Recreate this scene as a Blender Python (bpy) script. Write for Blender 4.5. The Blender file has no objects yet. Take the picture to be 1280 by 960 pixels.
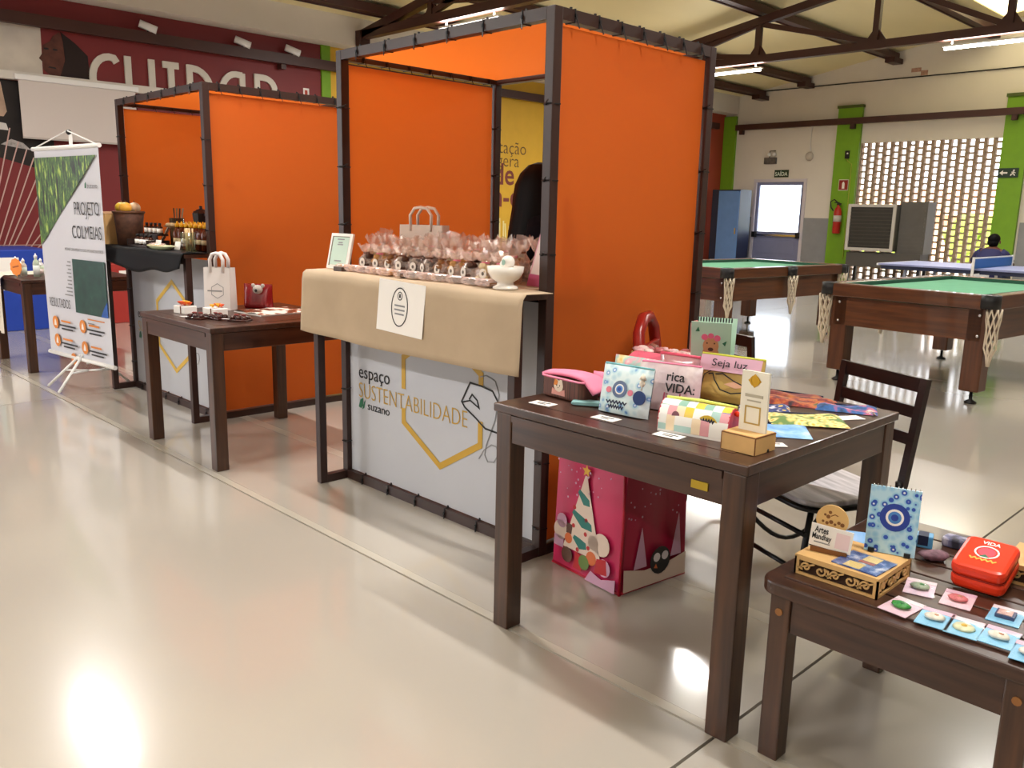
import bpy, bmesh, math, random
from mathutils import Vector, Matrix
PI = math.pi
random.seed(7)
scene = bpy.context.scene
C = bpy.context.collection

# ------------------------------------------------------------------ camera
cam_d = bpy.data.cameras.new('camera')
cam_d.sensor_width = 36.0
cam_d.lens = 1062.0 / 1280.0 * 36.0
cam_d.clip_end = 300
cam = bpy.data.objects.new('camera', cam_d)
C.objects.link(cam)
yaw, pit, rol = math.radians(135.49), math.radians(11.45), math.radians(1.27)
fw = Vector((math.cos(yaw) * math.cos(pit), math.sin(yaw) * math.cos(pit), -math.sin(pit)))
r0 = Vector((math.sin(yaw), -math.cos(yaw), 0))
u0 = r0.cross(fw)
rv = math.cos(rol) * r0 + math.sin(rol) * u0
uv = -math.sin(rol) * r0 + math.cos(rol) * u0
cm = Matrix((rv, uv, -fw)).transposed().to_4x4()
cm.translation = (0, 0, 1.40)
cam.matrix_world = cm
scene.camera = cam

# ------------------------------------------------------------------ colour management, world, sun
scene.view_settings.view_transform = 'Standard'
scene.view_settings.look = 'None'
scene.view_settings.gamma = 1.0
scene.view_settings.use_curve_mapping = False
scene.view_settings.exposure = 0.5
world = bpy.data.worlds.new('world')
scene.world = world
world.use_nodes = True
bg = world.node_tree.nodes['Background']
bg.inputs['Color'].default_value = (0.93, 0.96, 1.0, 1)
bg.inputs['Strength'].default_value = 4.0
sun_d = bpy.data.lights.new('sun', 'SUN')
sun_d.energy = 8.0
sun_d.angle = math.radians(2)
sun_d.color = (1.0, 0.95, 0.86)
sun = bpy.data.objects.new('sun', sun_d)
C.objects.link(sun)
sun.rotation_euler = (math.radians(45), math.radians(14), 0)
LAMP_W = 76.0

# ------------------------------------------------------------------ helpers
def lin(h):
    h = h.lstrip('#')
    o = []
    for i in (0, 2, 4):
        v = int(h[i:i + 2], 16) / 255.0
        o.append(v / 12.92 if v <= 0.04045 else ((v + 0.055) / 1.055) ** 2.4)
    return (o[0], o[1], o[2], 1.0)

def new_mat(name):
    m = bpy.data.materials.new(name)
    m.use_nodes = True
    nt = m.node_tree
    return m, nt, nt.nodes['Principled BSDF']

def mat(name, col, rough=0.5, metal=0.0, var=0.0, vscale=6.0, stretch=(1, 1, 1), coat=0.0, bump=0.0, spec=None, trans=0.0, alpha=1.0, ior=1.45):
    m, nt, b = new_mat(name)
    c = lin(col)
    b.inputs['Base Color'].default_value = c
    b.inputs['Roughness'].default_value = rough
    b.inputs['Metallic'].default_value = metal
    b.inputs['Coat Weight'].default_value = coat
    b.inputs['Transmission Weight'].default_value = trans
    b.inputs['Alpha'].default_value = alpha
    b.inputs['IOR'].default_value = ior
    if spec is not None:
        b.inputs['Specular IOR Level'].default_value = spec
    if var > 0 or bump > 0:
        tc = nt.nodes.new('ShaderNodeTexCoord')
        mp = nt.nodes.new('ShaderNodeMapping')
        mp.inputs['Scale'].default_value = stretch
        no = nt.nodes.new('ShaderNodeTexNoise')
        no.inputs['Scale'].default_value = vscale
        no.inputs['Detail'].default_value = 5
        nt.links.new(tc.outputs['Object'], mp.inputs['Vector'])
        nt.links.new(mp.outputs['Vector'], no.inputs['Vector'])
        if var > 0:
            rp = nt.nodes.new('ShaderNodeValToRGB')
            rp.color_ramp.elements[0].position = 0.3
            rp.color_ramp.elements[1].position = 0.7
            rp.color_ramp.elements[0].color = tuple(max(0, x * (1 - var)) for x in c[:3]) + (1,)
            rp.color_ramp.elements[1].color = tuple(min(1, x * (1 + var)) for x in c[:3]) + (1,)
            nt.links.new(no.outputs['Fac'], rp.inputs['Fac'])
            nt.links.new(rp.outputs['Color'], b.inputs['Base Color'])
        if bump > 0:
            bp = nt.nodes.new('ShaderNodeBump')
            bp.inputs['Strength'].default_value = bump
            bp.inputs['Distance'].default_value = 0.01
            nt.links.new(no.outputs['Fac'], bp.inputs['Height'])
            nt.links.new(bp.outputs['Normal'], b.inputs['Normal'])
    return m

def ramp_mat(name, kind, scale, stops, rough=0.5, stretch=(1, 1, 1), const=False, rnd=1.0, detail=4, feature='F1', out='Distance'):
    m, nt, b = new_mat(name)
    b.inputs['Roughness'].default_value = rough
    tc = nt.nodes.new('ShaderNodeTexCoord')
    mp = nt.nodes.new('ShaderNodeMapping')
    mp.inputs['Scale'].default_value = stretch
    nt.links.new(tc.outputs['Object'], mp.inputs['Vector'])
    src = mp.outputs['Vector']
    if kind == 'voronoi':
        t = nt.nodes.new('ShaderNodeTexVoronoi')
        t.inputs['Scale'].default_value = scale
        t.inputs['Randomness'].default_value = rnd
        t.feature = feature
        nt.links.new(src, t.inputs['Vector'])
        fac = t.outputs[out]
    elif kind == 'noise':
        t = nt.nodes.new('ShaderNodeTexNoise')
        t.inputs['Scale'].default_value = scale
        t.inputs['Detail'].default_value = detail
        nt.links.new(src, t.inputs['Vector'])
        fac = t.outputs['Fac']
    elif kind == 'cells':
        s = nt.nodes.new('ShaderNodeVectorMath')
        s.operation = 'SNAP'
        s.inputs[1].default_value = (1 / scale,) * 3
        nt.links.new(src, s.inputs[0])
        t = nt.nodes.new('ShaderNodeTexWhiteNoise')
        nt.links.new(s.outputs[0], t.inputs['Vector'])
        fac = t.outputs['Value']
    rp = nt.nodes.new('ShaderNodeValToRGB')
    cr = rp.color_ramp
    if const:
        cr.interpolation = 'CONSTANT'
    while len(cr.elements) < len(stops):
        cr.elements.new(0.5)
    for e, (p, col) in zip(cr.elements, stops):
        e.position = p
        e.color = lin(col)
    nt.links.new(fac, rp.inputs['Fac'])
    nt.links.new(rp.outputs['Color'], b.inputs['Base Color'])
    return m

def wood(name, c0, c1, rough=0.35, axis='x', scale=5.0, coat=0.0):
    st = {'x': (0.6, 9, 9), 'y': (9, 0.6, 9), 'z': (9, 9, 0.6)}[axis]
    m = ramp_mat(name, 'noise', scale, [(0.3, c0), (0.7, c1)], rough, st, detail=6)
    m.node_tree.nodes['Principled BSDF'].inputs['Coat Weight'].default_value = coat
    return m

def cloth_mat(name, col, tr=0.35, rough=0.7):
    m = bpy.data.materials.new(name)
    m.use_nodes = True
    nt = m.node_tree
    b = nt.nodes['Principled BSDF']
    b.inputs['Base Color'].default_value = lin(col)
    b.inputs['Roughness'].default_value = rough
    b.inputs['Specular IOR Level'].default_value = 0.25
    tl = nt.nodes.new('ShaderNodeBsdfTranslucent')
    tl.inputs['Color'].default_value = lin(col)
    mx = nt.nodes.new('ShaderNodeMixShader')
    mx.inputs['Fac'].default_value = tr
    nt.links.new(b.outputs[0], mx.inputs[1])
    nt.links.new(tl.outputs[0], mx.inputs[2])
    nt.links.new(mx.outputs[0], nt.nodes['Material Output'].inputs['Surface'])
    return m

def clear_mat(name, tint='#ffffff', gloss=0.2, rough=0.1, haze=0.0, hazecol='#ffffff'):
    m = bpy.data.materials.new(name)
    m.use_nodes = True
    nt = m.node_tree
    nt.nodes.remove(nt.nodes['Principled BSDF'])
    tr = nt.nodes.new('ShaderNodeBsdfTransparent')
    tr.inputs['Color'].default_value = lin(tint)
    gl = nt.nodes.new('ShaderNodeBsdfGlossy')
    gl.inputs['Roughness'].default_value = rough
    mx = nt.nodes.new('ShaderNodeMixShader')
    mx.inputs['Fac'].default_value = gloss
    nt.links.new(tr.outputs[0], mx.inputs[1])
    nt.links.new(gl.outputs[0], mx.inputs[2])
    last = mx
    if haze > 0:
        df = nt.nodes.new('ShaderNodeBsdfDiffuse')
        df.inputs['Color'].default_value = lin(hazecol)
        m2 = nt.nodes.new('ShaderNodeMixShader')
        m2.inputs['Fac'].default_value = haze
        nt.links.new(mx.outputs[0], m2.inputs[1])
        nt.links.new(df.outputs[0], m2.inputs[2])
        last = m2
    nt.links.new(last.outputs[0], nt.nodes['Material Output'].inputs['Surface'])
    return m

def emit_mat(name, col, strength):
    m, nt, b = new_mat(name)
    b.inputs['Base Color'].default_value = lin(col)
    b.inputs['Emission Color'].default_value = lin(col)
    b.inputs['Emission Strength'].default_value = strength
    return m

class MB:
    def __init__(s):
        s.v = []
        s.f = []
        s.sm = []
    def add(s, vs, fs, smooth=False):
        o = len(s.v)
        s.v += [tuple(p) for p in vs]
        s.f += [tuple(i + o for i in f) for f in fs]
        s.sm += [smooth] * len(fs)
        return s
    def box(s, x0, x1, y0, y1, z0, z1, M=None):
        vs = [Vector(p) for p in ((x0, y0, z0), (x1, y0, z0), (x1, y1, z0), (x0, y1, z0), (x0, y0, z1), (x1, y0, z1), (x1, y1, z1), (x0, y1, z1))]
        if M is not None:
            vs = [M @ p for p in vs]
        return s.add(vs, [(0, 3, 2, 1), (4, 5, 6, 7), (0, 1, 5, 4), (1, 2, 6, 5), (2, 3, 7, 6), (3, 0, 4, 7)])
    def beam(s, a, b, w, h=None, up=(0, 0, 1)):
        a, b = Vector(a), Vector(b)
        h = w if h is None else h
        d = (b - a).normalized()
        u = Vector(up)
        if abs(d.dot(u)) > 0.98:
            u = Vector((0, 1, 0))
        r = d.cross(u).normalized()
        u = r.cross(d)
        vs = [p + r * (i * w / 2) + u * (j * h / 2) for p in (a, b) for i, j in ((-1, -1), (1, -1), (1, 1), (-1, 1))]
        return s.add(vs, [(3, 2, 1, 0), (4, 5, 6, 7), (0, 1, 5, 4), (1, 2, 6, 5), (2, 3, 7, 6), (3, 0, 4, 7)])
    def tube(s, path, r, n=8, closed=False, caps=True):
        P = [Vector(p) for p in path]
        N = len(P)
        rs = r if isinstance(r, (list, tuple)) else [r] * N
        vs = []
        prev = None
        for i in range(N):
            if closed:
                t = (P[(i + 1) % N] - P[i - 1]).normalized()
            else:
                t = (P[min(i + 1, N - 1)] - P[max(i - 1, 0)]).normalized()
            if prev is None:
                a = Vector((0, 0, 1)) if abs(t.z) < 0.9 else Vector((1, 0, 0))
                u = t.cross(a).normalized()
            else:
                u = (prev - t * prev.dot(t)).normalized()
            prev = u
            w = t.cross(u)
            for k in range(n):
                q = 2 * PI * k / n
                vs.append(P[i] + (u * math.cos(q) + w * math.sin(q)) * rs[i])
        fs = []
        for i in range(N if closed else N - 1):
            j = (i + 1) % N
            for k in range(n):
                l = (k + 1) % n
                fs.append((i * n + k, i * n + l, j * n + l, j * n + k))
        s.add(vs, fs, True)
        if caps and not closed:
            o = len(s.v) - len(vs)
            s.f.append(tuple(o + k for k in reversed(range(n))))
            s.f.append(tuple(o + (N - 1) * n + k for k in range(n)))
            s.sm += [False, False]
        return s
    def lathe(s, prof, c=(0, 0, 0), n=16, smooth=True):
        vs = []
        for r, z in prof:
            for k in range(n):
                q = 2 * PI * k / n
                vs.append((c[0] + r * math.cos(q), c[1] + r * math.sin(q), c[2] + z))
        fs = []
        for i in range(len(prof) - 1):
            for k in range(n):
                l = (k + 1) % n
                fs.append((i * n + k, i * n + l, (i + 1) * n + l, (i + 1) * n + k))
        s.add(vs, fs, smooth)
        o = len(s.v) - len(vs)
        if prof[0][0] > 1e-4:
            s.f.append(tuple(o + k for k in reversed(range(n)))); s.sm.append(False)
        if prof[-1][0] > 1e-4:
            s.f.append(tuple(o + (len(prof) - 1) * n + k for k in range(n))); s.sm.append(False)
        return s
    def ball(s, c, rx, ry=None, rz=None, nu=10, nv=7, jit=0.0):
        ry = rx if ry is None else ry
        rz = rx if rz is None else rz
        vs = [(c[0], c[1], c[2] - rz)]
        for i in range(1, nv):
            a = -PI / 2 + PI * i / nv
            for k in range(nu):
                q = 2 * PI * k / nu
                j = 1 + random.uniform(-jit, jit)
                vs.append((c[0] + rx * j * math.cos(a) * math.cos(q), c[1] + ry * j * math.cos(a) * math.sin(q), c[2] + rz * j * math.sin(a)))
        vs.append((c[0], c[1], c[2] + rz))
        fs = []
        for k in range(nu):
            l = (k + 1) % nu
            fs.append((0, 1 + l, 1 + k))
            for i in range(nv - 2):
                fs.append((1 + i * nu + k, 1 + i * nu + l, 1 + (i + 1) * nu + l, 1 + (i + 1) * nu + k))
            fs.append((1 + (nv - 2) * nu + k, 1 + (nv - 2) * nu + l, len(vs) - 1))
        return s.add(vs, fs, True)
    def prism(s, poly, d, M=None, z0=0.0):
        # polygon in local xy, extruded along local z from z0 to z0+d
        n = len(poly)
        vs = [Vector((x, y, z0)) for x, y in poly] + [Vector((x, y, z0 + d)) for x, y in poly]
        if M is not None:
            vs = [M @ p for p in vs]
        fs = [tuple(reversed(range(n))), tuple(range(n, 2 * n))]
        fs += [(i, (i + 1) % n, n + (i + 1) % n, n + i) for i in range(n)]
        return s.add(vs, fs)
    def grid(s, fn, nu, nv, smooth=True, thick=0.0):
        vs = [Vector(fn(i / nu, j / nv)) for j in range(nv + 1) for i in range(nu + 1)]
        fs = [(j * (nu + 1) + i, j * (nu + 1) + i + 1, (j + 1) * (nu + 1) + i + 1, (j + 1) * (nu + 1) + i) for j in range(nv) for i in range(nu)]
        return s.add(vs, fs, smooth)
    def stroke(s, pts, w, z0=0.0, d=0.0012, M=None, closed=False):
        # flat ribbon along a 2d polyline in local xy
        P = [Vector((p[0], p[1])) for p in pts]
        N = len(P)
        L, R = [], []
        for i in range(N):
            a = P[i - 1] if (closed or i > 0) else P[i]
            b = P[(i + 1) % N] if (closed or i < N - 1) else P[i]
            d1 = (P[i] - a)
            d2 = (b - P[i])
            d1 = d1.normalized() if d1.length > 1e-9 else d2.normalized()
            d2 = d2.normalized() if d2.length > 1e-9 else d1
            t = (d1 + d2)
            t = t.normalized() if t.length > 1e-6 else d1
            nrm = Vector((-t.y, t.x))
            k = 1.0 / max(0.4, abs(nrm.dot(Vector((-d1.y, d1.x)))))
            L.append(P[i] + nrm * w / 2 * k)
            R.append(P[i] - nrm * w / 2 * k)
        for i in range(N if closed else N - 1):
            j = (i + 1) % N
            s.prism([R[i], R[j], L[j], L[i]], d, M, z0)
        return s
    def mesh(s, name):
        me = bpy.data.meshes.new(name)
        me.from_pydata(s.v, [], s.f)
        me.polygons.foreach_set('use_smooth', s.sm)
        me.update()
        return me

def put(name, me, m, parent=None, loc=None, rot=None, M=None, bevel=0.0, label=None):
    o = bpy.data.objects.new(name, me)
    C.objects.link(o)
    if m is not None and len(me.materials) == 0:
        me.materials.append(m)
    if parent is not None:
        o.parent = parent
    if M is not None:
        o.matrix_local = M
    if loc is not None:
        o.location = loc
    if rot is not None:
        o.rotation_euler = rot
    if bevel > 0:
        b = o.modifiers.new('bevel', 'BEVEL')
        b.width = bevel
        b.segments = 2
        b.limit_method = 'ANGLE'
    if label:
        o['label'] = label
    return o

def obj(name, mb, m, parent=None, **k):
    return put(name, mb.mesh(name), m, parent, **k)

def thing(name, label, cat, loc=(0, 0, 0), rotz=0.0, group=None):
    o = bpy.data.objects.new(name, None)
    o.empty_display_size = 0.05
    C.objects.link(o)
    o.location = loc
    o.rotation_euler = (0, 0, rotz)
    o['label'] = label
    o['category'] = cat
    if group:
        o['group'] = group
    return o

def tag(o, label, cat, group=None):
    o['label'] = label
    o['category'] = cat
    if group:
        o['group'] = group
    return o

def struct(name, mb, m, **k):
    o = obj(name, mb, m, **k)
    o['kind'] = 'structure'
    return o

def frame_m(o, ux, uy):
    ux, uy = Vector(ux).normalized(), Vector(uy).normalized()
    uz = ux.cross(uy)
    m = Matrix((ux, uy, uz)).transposed().to_4x4()
    m.translation = o
    return m

def front(o):            # print plane facing -Y: x to +X, y to +Z
    return frame_m(o, (1, 0, 0), (0, 0, 1))

def wallx(o):            # print plane facing +X: x to +Y, y to +Z
    return frame_m(o, (0, 1, 0), (0, 0, 1))

def text(body, size, m, parent, M, align='LEFT', off=0.0, sx=1.0, width=None, name='lettering', spacing=1.0):
    cu = bpy.data.curves.new('t', 'FONT')
    cu.body = body
    cu.size = size
    cu.align_x = align
    cu.resolution_u = 3
    cu.extrude = 0.0004
    cu.offset = off
    cu.space_character = spacing
    t = bpy.data.objects.new('t', cu)
    me = bpy.data.meshes.new_from_object(t)
    bpy.data.objects.remove(t)
    bpy.data.curves.remove(cu)
    me.materials.clear()
    me.name = name
    if width is not None and len(me.vertices):
        xs = [v.co.x for v in me.vertices]
        k = width / max(1e-6, max(xs) - min(xs))
        x0 = min(xs)
        for v in me.vertices:
            v.co.x = (v.co.x - x0) * k
    elif sx != 1.0:
        for v in me.vertices:
            v.co.x *= sx
    return put(name, me, m, parent, M=M)

def circ(cx, cy, r, n=20, ry=None, a0=0.0, a1=2 * PI):
    ry = r if ry is None else ry
    k = n if abs(a1 - a0 - 2 * PI) < 1e-6 else n + 1
    return [(cx + r * math.cos(a0 + (a1 - a0) * i / n), cy + ry * math.sin(a0 + (a1 - a0) * i / n)) for i in range(k)]

ORD = ['first', 'second', 'third', 'fourth', 'fifth', 'sixth', 'seventh', 'eighth', 'ninth', 'tenth', 'eleventh', 'twelfth', 'thirteenth', 'fourteenth']

# ------------------------------------------------------------------ materials
STEEL = mat('brown_steel', '#35211c', 0.38, var=0.15, vscale=3)
TRUSS = mat('truss_paint', '#43241e', 0.45, var=0.15, vscale=2)
ORANGE = cloth_mat('orange_banner_cloth', '#cf6624', 0.48)
VINYL = mat('white_vinyl', '#bcbec6', 0.45, var=0.03, vscale=2)
BLACK = mat('black_plastic', '#121214', 0.45)
INK = mat('black_ink', '#1c1c1e', 0.6)
GREYINK = mat('grey_ink', '#8c8c90', 0.6)
GOLD = mat('gold_print', '#c39a35', 0.5)
GOLD2 = mat('bright_gold_print', '#d8b04a', 0.5)
LEAFG = mat('leaf_green_print', '#1f6a4c', 0.5)
PAPER = mat('white_paper', '#f1ede9', 0.65)
WOODX = wood('dark_wood_x', '#2c1810', '#4a2e21', 0.34, 'x', coat=0.15)
WOODY = wood('dark_wood_y', '#2c1810', '#4a2e21', 0.34, 'y', coat=0.15)
WOODZ = wood('dark_wood_z', '#2e1a10', '#50321f', 0.38, 'z', coat=0.1)
BEIGE = mat('beige_cloth', '#b5a086', 0.85, var=0.06, vscale=5, bump=0.15)
CLOTHBLK = mat('black_satin', '#08090c', 0.6, var=0.1, spec=0.15)
KRAFT = mat('pale_mdf', '#cfa56a', 0.6, var=0.12, vscale=10)
KRAFTD = mat('burnt_mdf', '#7d4f26', 0.7)
WHITEP = mat('white_plastic', '#ecebea', 0.35)
CHROME = mat('bright_metal', '#c8c8cc', 0.25, metal=1.0)
CELLO = clear_mat('cellophane', '#fffaf6', 0.20, 0.22, 0.26, '#ffe6de')  # pinkish diffuse haze stands in for glints on the film
GLASS = clear_mat('window_glass', '#f4faff', 0.06, 0.02)
JARGLASS = clear_mat('jar_glass', '#eef4ee', 0.18, 0.05)
WALLW = mat('white_wall_paint', '#dcd5cc', 0.8, var=0.06, vscale=0.7)
MAROON = mat('maroon_wall_paint', '#7a2628', 0.55, var=0.05, vscale=0.8)
YELLOW = mat('yellow_wall_paint', '#dcae34', 0.6, var=0.03)
GREEN = mat('green_pillar_paint', '#74a31d', 0.55, var=0.05)
DADO = mat('grey_wall_paint', '#8c8d92', 0.55, var=0.05)
CREAM = mat('cream_roof_sheet', '#e9dcae', 0.7, var=0.08, vscale=0.6, stretch=(1, 0.2, 1))
RED = mat('red_plastic', '#e23a1c', 0.3, var=0.03)
PINK = mat('pink_fabric', '#ee86a6', 0.6, var=0.05)
BLUE = mat('royal_blue', '#1d3fa4', 0.45, var=0.05)
NAVY = mat('navy', '#1a2342', 0.5)
SKIN = mat('brown_skin', '#8a5236', 0.5, var=0.05)
HAIR = mat('black_hair', '#0a0708', 0.6, var=0.2, vscale=30, stretch=(1, 1, 0.05), spec=0.12)
SHIRT = mat('black_shirt', '#0e0c12', 0.9, spec=0.1)
ORIP = mat('orange_print', '#d9853b', 0.6)
TEALF = mat('teal_print', '#2a7a78', 0.6)

# ------------------------------------------------------------------ floor
def floor_mat(name, col, r0, r1):
    m, nt, b = new_mat(name)
    c = lin(col)
    tc = nt.nodes.new('ShaderNodeTexCoord')
    n1 = nt.nodes.new('ShaderNodeTexNoise')
    n1.inputs['Scale'].default_value = 0.8
    n1.inputs['Detail'].default_value = 2
    nt.links.new(tc.outputs['Object'], n1.inputs['Vector'])
    mx = nt.nodes.new('ShaderNodeMix')
    mx.data_type = 'RGBA'
    mx.inputs['A'].default_value = tuple(x * 0.88 for x in c[:3]) + (1,)
    mx.inputs['B'].default_value = tuple(x * 1.10 for x in c[:3]) + (1,)
    nt.links.new(n1.outputs['Fac'], mx.inputs['Factor'])
    nt.links.new(mx.outputs['Result'], b.inputs['Base Color'])
    b.inputs['Roughness'].default_value = (r0 + r1) / 2
    b.inputs['IOR'].default_value = 1.5
    b.inputs['Coat Weight'].default_value = 0.9
    b.inputs['Coat Roughness'].default_value = 0.09
    return m
FLOORM = floor_mat('polished_concrete', '#b5ada2', 0.2, 0.3)
STRIPM = floor_mat('pale_joint_strip', '#bfb7a9', 0.25, 0.4)
JOINT = mat('dark_joint', '#5d564c', 0.8)
fl = struct('floor', MB().box(-12.4, 8.4, -9.4, 19.4, -0.25, -0.012), JOINT)
xs = [-12.4, -6.6, -1.09, 4.4, 8.4]
ys = [-9.4, -3.6, 1.885, 2.60, 2.655, 8.0, 13.5, 19.4]
for i in range(len(xs) - 1):
    for j in range(len(ys) - 1):
        g = 0.005
        y0, y1 = ys[j] + g, ys[j + 1] - g
        strip = abs(ys[j] - 2.60) < 1e-6
        if abs(ys[j] - 1.885) < 1e-6:
            obj('joint_strip', MB().box(xs[i] + g, xs[i + 1] - g, 1.890, 1.928, -0.1, 0.0), STRIPM, fl)
            y0 = 1.929
        obj('joint_strip' if strip else 'floor_slab', MB().box(xs[i] + g, xs[i + 1] - g, y0 if not strip else 2.596, y1 if not strip else 2.659, -0.1, 0.0), STRIPM if strip else FLOORM, fl)

# ------------------------------------------------------------------ walls
XL, YF = -12.0, 19.0
def roofz(x):
    return 4.37 + 0.167 * (x + 11.0) if x <= 0 else 4.37 + 0.167 * 11 - 0.167 * x
# left wall: maroon, yellow and red painted stretches
wlm = MB().box(XL - 0.25, XL - 0.02, -2.0, 19.4, 0, 4.6).box(XL - 0.25, XL - 0.02, -9.4, -2.0, 0, 0.9).box(XL - 0.25, XL - 0.02, -9.4, -2.0, 3.5, 4.6)  # openings added in the unseen rear stretch to let daylight in from the left
for yy in (-9.4, -5.8):
    wlm.box(XL - 0.25, XL - 0.02, yy, yy + 0.4, 0.9, 3.5)
wl = struct('wall_left', wlm, WALLW)
obj('maroon_stretch', MB().box(XL - 0.02, XL, -2.0, 7.50, 0, 3.85).box(XL - 0.02, XL, -9.4, -2.0, 0, 0.9).box(XL - 0.02, XL, -9.4, -2.0, 3.5, 3.85), MAROON, wl)
obj('yellow_stretch', MB().box(XL - 0.02, XL, 7.66, 18.2, 0, 3.85), YELLOW, wl)
obj('red_stretch', MB().box(XL - 0.02, XL, 18.2, 19.0, 0, 3.85), mat('brick_red_paint', '#a8442f', 0.6), wl)
obj('green_stretch', MB().box(XL - 0.02, XL + 0.03, 7.50, 7.66, 0, 3.85), GREEN, wl)
obj('concrete_beam', MB().box(XL, XL + 0.35, -9.4, 18.98, 3.85, 4.62), WALLW, wl)
obj('ledge', MB().box(XL, XL + 0.10, 1.7, 5.30, 2.835, 2.93), mat('ledge_paint', '#d9d3cb', 0.7), wl)
# rail with brackets along the left wall
rl = thing('wall_rail', 'dark brown steel rail along the maroon wall above the big letters', 'rail', (XL, 4, 3.46))
obj('bar', MB().box(0.08, 0.16, -8.0, 14.5, 0.01, 0.15), TRUSS, rl)
for yy in (-4.2, -0.6, 3.2, 7.0, 9.4):
    obj('bracket', MB().box(0.0, 0.12, yy - 0.04 - 0.4, yy + 0.04 - 0.4, -0.06, 0.10), TRUSS, rl)
for i, yy in enumerate((4.82, 6.15, 6.945)):
    s = thing('spotlight', 'small pale spotlight clipped on the maroon wall rail, %s from the left' % ORD[i], 'spotlight', (XL + 0.12, yy, 3.61), 0.0, 'spotlights on the wall rail')
    obj('head', MB().tube([(-0.02, -0.10, 0.10), (0.05, 0.10, 0.03)], 0.05, 10), WHITEP, s)
    obj('stem', MB().tube([(0, 0, 0), (0.01, 0, 0.07)], 0.012, 6), BLACK, s)

# far wall with door opening, openwork panel and gable
wf = MB()
Y0, Y1 = YF, YF + 0.22
def fw_box(x0, x1, z0, z1):
    wf.box(x0, x1, Y0, Y1, z0, z1)
DX0, DX1, DZ = -11.08, -9.72, 2.30
CX0, CX1, CZ0, CZ1 = -8.54, -5.68, 0.10, 3.05
fw_box(-12.25, DX0, 0, 4.2)
fw_box(DX0, DX1, DZ, 4.2)
fw_box(DX1, CX0, 0, 4.2)
fw_box(CX0, CX1, 0, CZ0)
fw_box(CX0, CX1, CZ1, 4.2)
fw_box(CX1, 8.4, 0, 4.2)
wf.prism([(-12.25, 4.2), (8.4, 4.2), (8.4, roofz(8.4) + 0.1), (0, roofz(0) + 0.1), (-12.25, roofz(-12.25) + 0.1)], -0.22, frame_m((0, Y0, 0), (1, 0, 0), (0, 0, 1)))
wfar = struct('wall_far', wf, WALLW)
dd = MB()
for x0, x1 in ((-12.0, DX0), (DX1, -9.08), (-5.2, 8.4)):
    dd.box(x0, x1, YF - 0.012, YF, 0, 1.41)
obj('grey_dado', dd, DADO, wfar)
obj('cable', MB().tube([(-11.3, YF - 0.02, 4.33), (-3, YF - 0.02, 4.35), (6, YF - 0.02, 4.35)], 0.012, 5), BLACK, wfar)
obj('stain', MB().box(-7.62, -7.42, YF - 0.002, YF, 4.44, 4.52).box(-7.42, -7.28, YF - 0.002, YF, 4.36, 4.46), mat('pink_stain', '#b58d7c', 0.8, var=0.3, vscale=20), wfar)
# sides of the hall behind the camera
wb = MB().box(-12.25, 8.4, -9.4, -9.2, 0, 4.6)
wb.prism([(-12.25, 4.6), (8.4, 4.6), (0, roofz(0) + 0.1)], -0.2, frame_m((0, -9.4, 0), (1, 0, 0), (0, 0, 1)))
struct('wall_back', wb, WALLW)
wr = MB().box(8.2, 8.4, -9.4, 19.2, 0, 4.9)
struct('wall_right', wr, WALLW)

# openwork brick panel: brick piers with stacked dividers
BR = mat('openwork_brick', '#a08a76', 0.85, var=0.2, vscale=14)
ow = thing('openwork_wall', 'openwork brick panel with daylight showing through its square holes', 'brick screen', ((CX0 + CX1) / 2, YF + 0.02, CZ0))
NC = 17
pw = (CX1 - CX0) / NC
pier_me = MB().box(-0.030, 0.030, 0, 0.12, 0, CZ1 - CZ0).mesh('pier')
for i in range(NC + 1):
    put('pier', pier_me, BR, ow, loc=(-(CX1 - CX0) / 2 + i * pw, 0, 0))
brick_me = MB().box(-(pw / 2 - 0.030), pw / 2 - 0.030, 0.004, 0.116, -0.018, 0.018).mesh('brick')
cells = []
vp = 0.1335
for i in range(NC):
    for k in range(22):
        z = k * vp + (0.0 if i % 2 else vp / 2)
        if 0.02 < z < CZ1 - CZ0 - 0.02:
            cells.append((-(CX1 - CX0) / 2 + (i + 0.5) * pw, z))
cells.sort(key=lambda c: -c[1])
for c in cells[:300]:
    put('brick', brick_me, BR, ow, loc=(c[0], 0, c[1]))
rest = MB()
for c in cells[300:]:
    rest.box(c[0] - (pw / 2 - 0.030), c[0] + pw / 2 - 0.030, 0.004, 0.116, c[1] - 0.018, c[1] + 0.018)
o = obj('lower_bricks', rest, BR, ow)
o['kind'] = 'stuff'

# green pillars on the far wall
for x0, x1, lab in ((-9.08, -8.54, 'bright green pillar on the far wall between the white door and brick screen'), (-5.68, -5.24, 'bright green pillar right of the openwork brick screen')):
    p = thing('pillar', lab, 'pillar', ((x0 + x1) / 2, YF - 0.09, 0), 0, 'green pillars')
    w = (x1 - x0) / 2
    obj('shaft', MB().box(-w, w, 0, 0.088, 0, 3.80), GREEN, p)
    obj('cap', MB().box(-w - 0.02, w + 0.02, -0.03, 0.088, 3.80, 3.86), mat('dark_cap', '#4d5a24', 0.7), p)
p = thing('pillar', 'narrow green pillar in the corner behind the blue cabinet', 'pillar', (-11.80, YF - 0.08, 0), 0, 'green pillars')
obj('shaft', MB().box(-0.19, 0.14, 0, 0.078, 0, 3.8), GREEN, p)
rr = thing('wall_rail', 'dark brown steel rail running along the far white wall', 'rail', (-6, YF - 0.09, 3.45))
obj('bar', MB().box(-5.6, 8.0, -0.11, -0.02, 0.0, 0.13), TRUSS, rr)
for xx in (-5.45, -2.7, 0.5, 4.0):
    obj('bracket', MB().box(xx - 0.05, xx + 0.05, -0.09, 0.0, -0.10, 0.06), TRUSS, rr)

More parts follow.
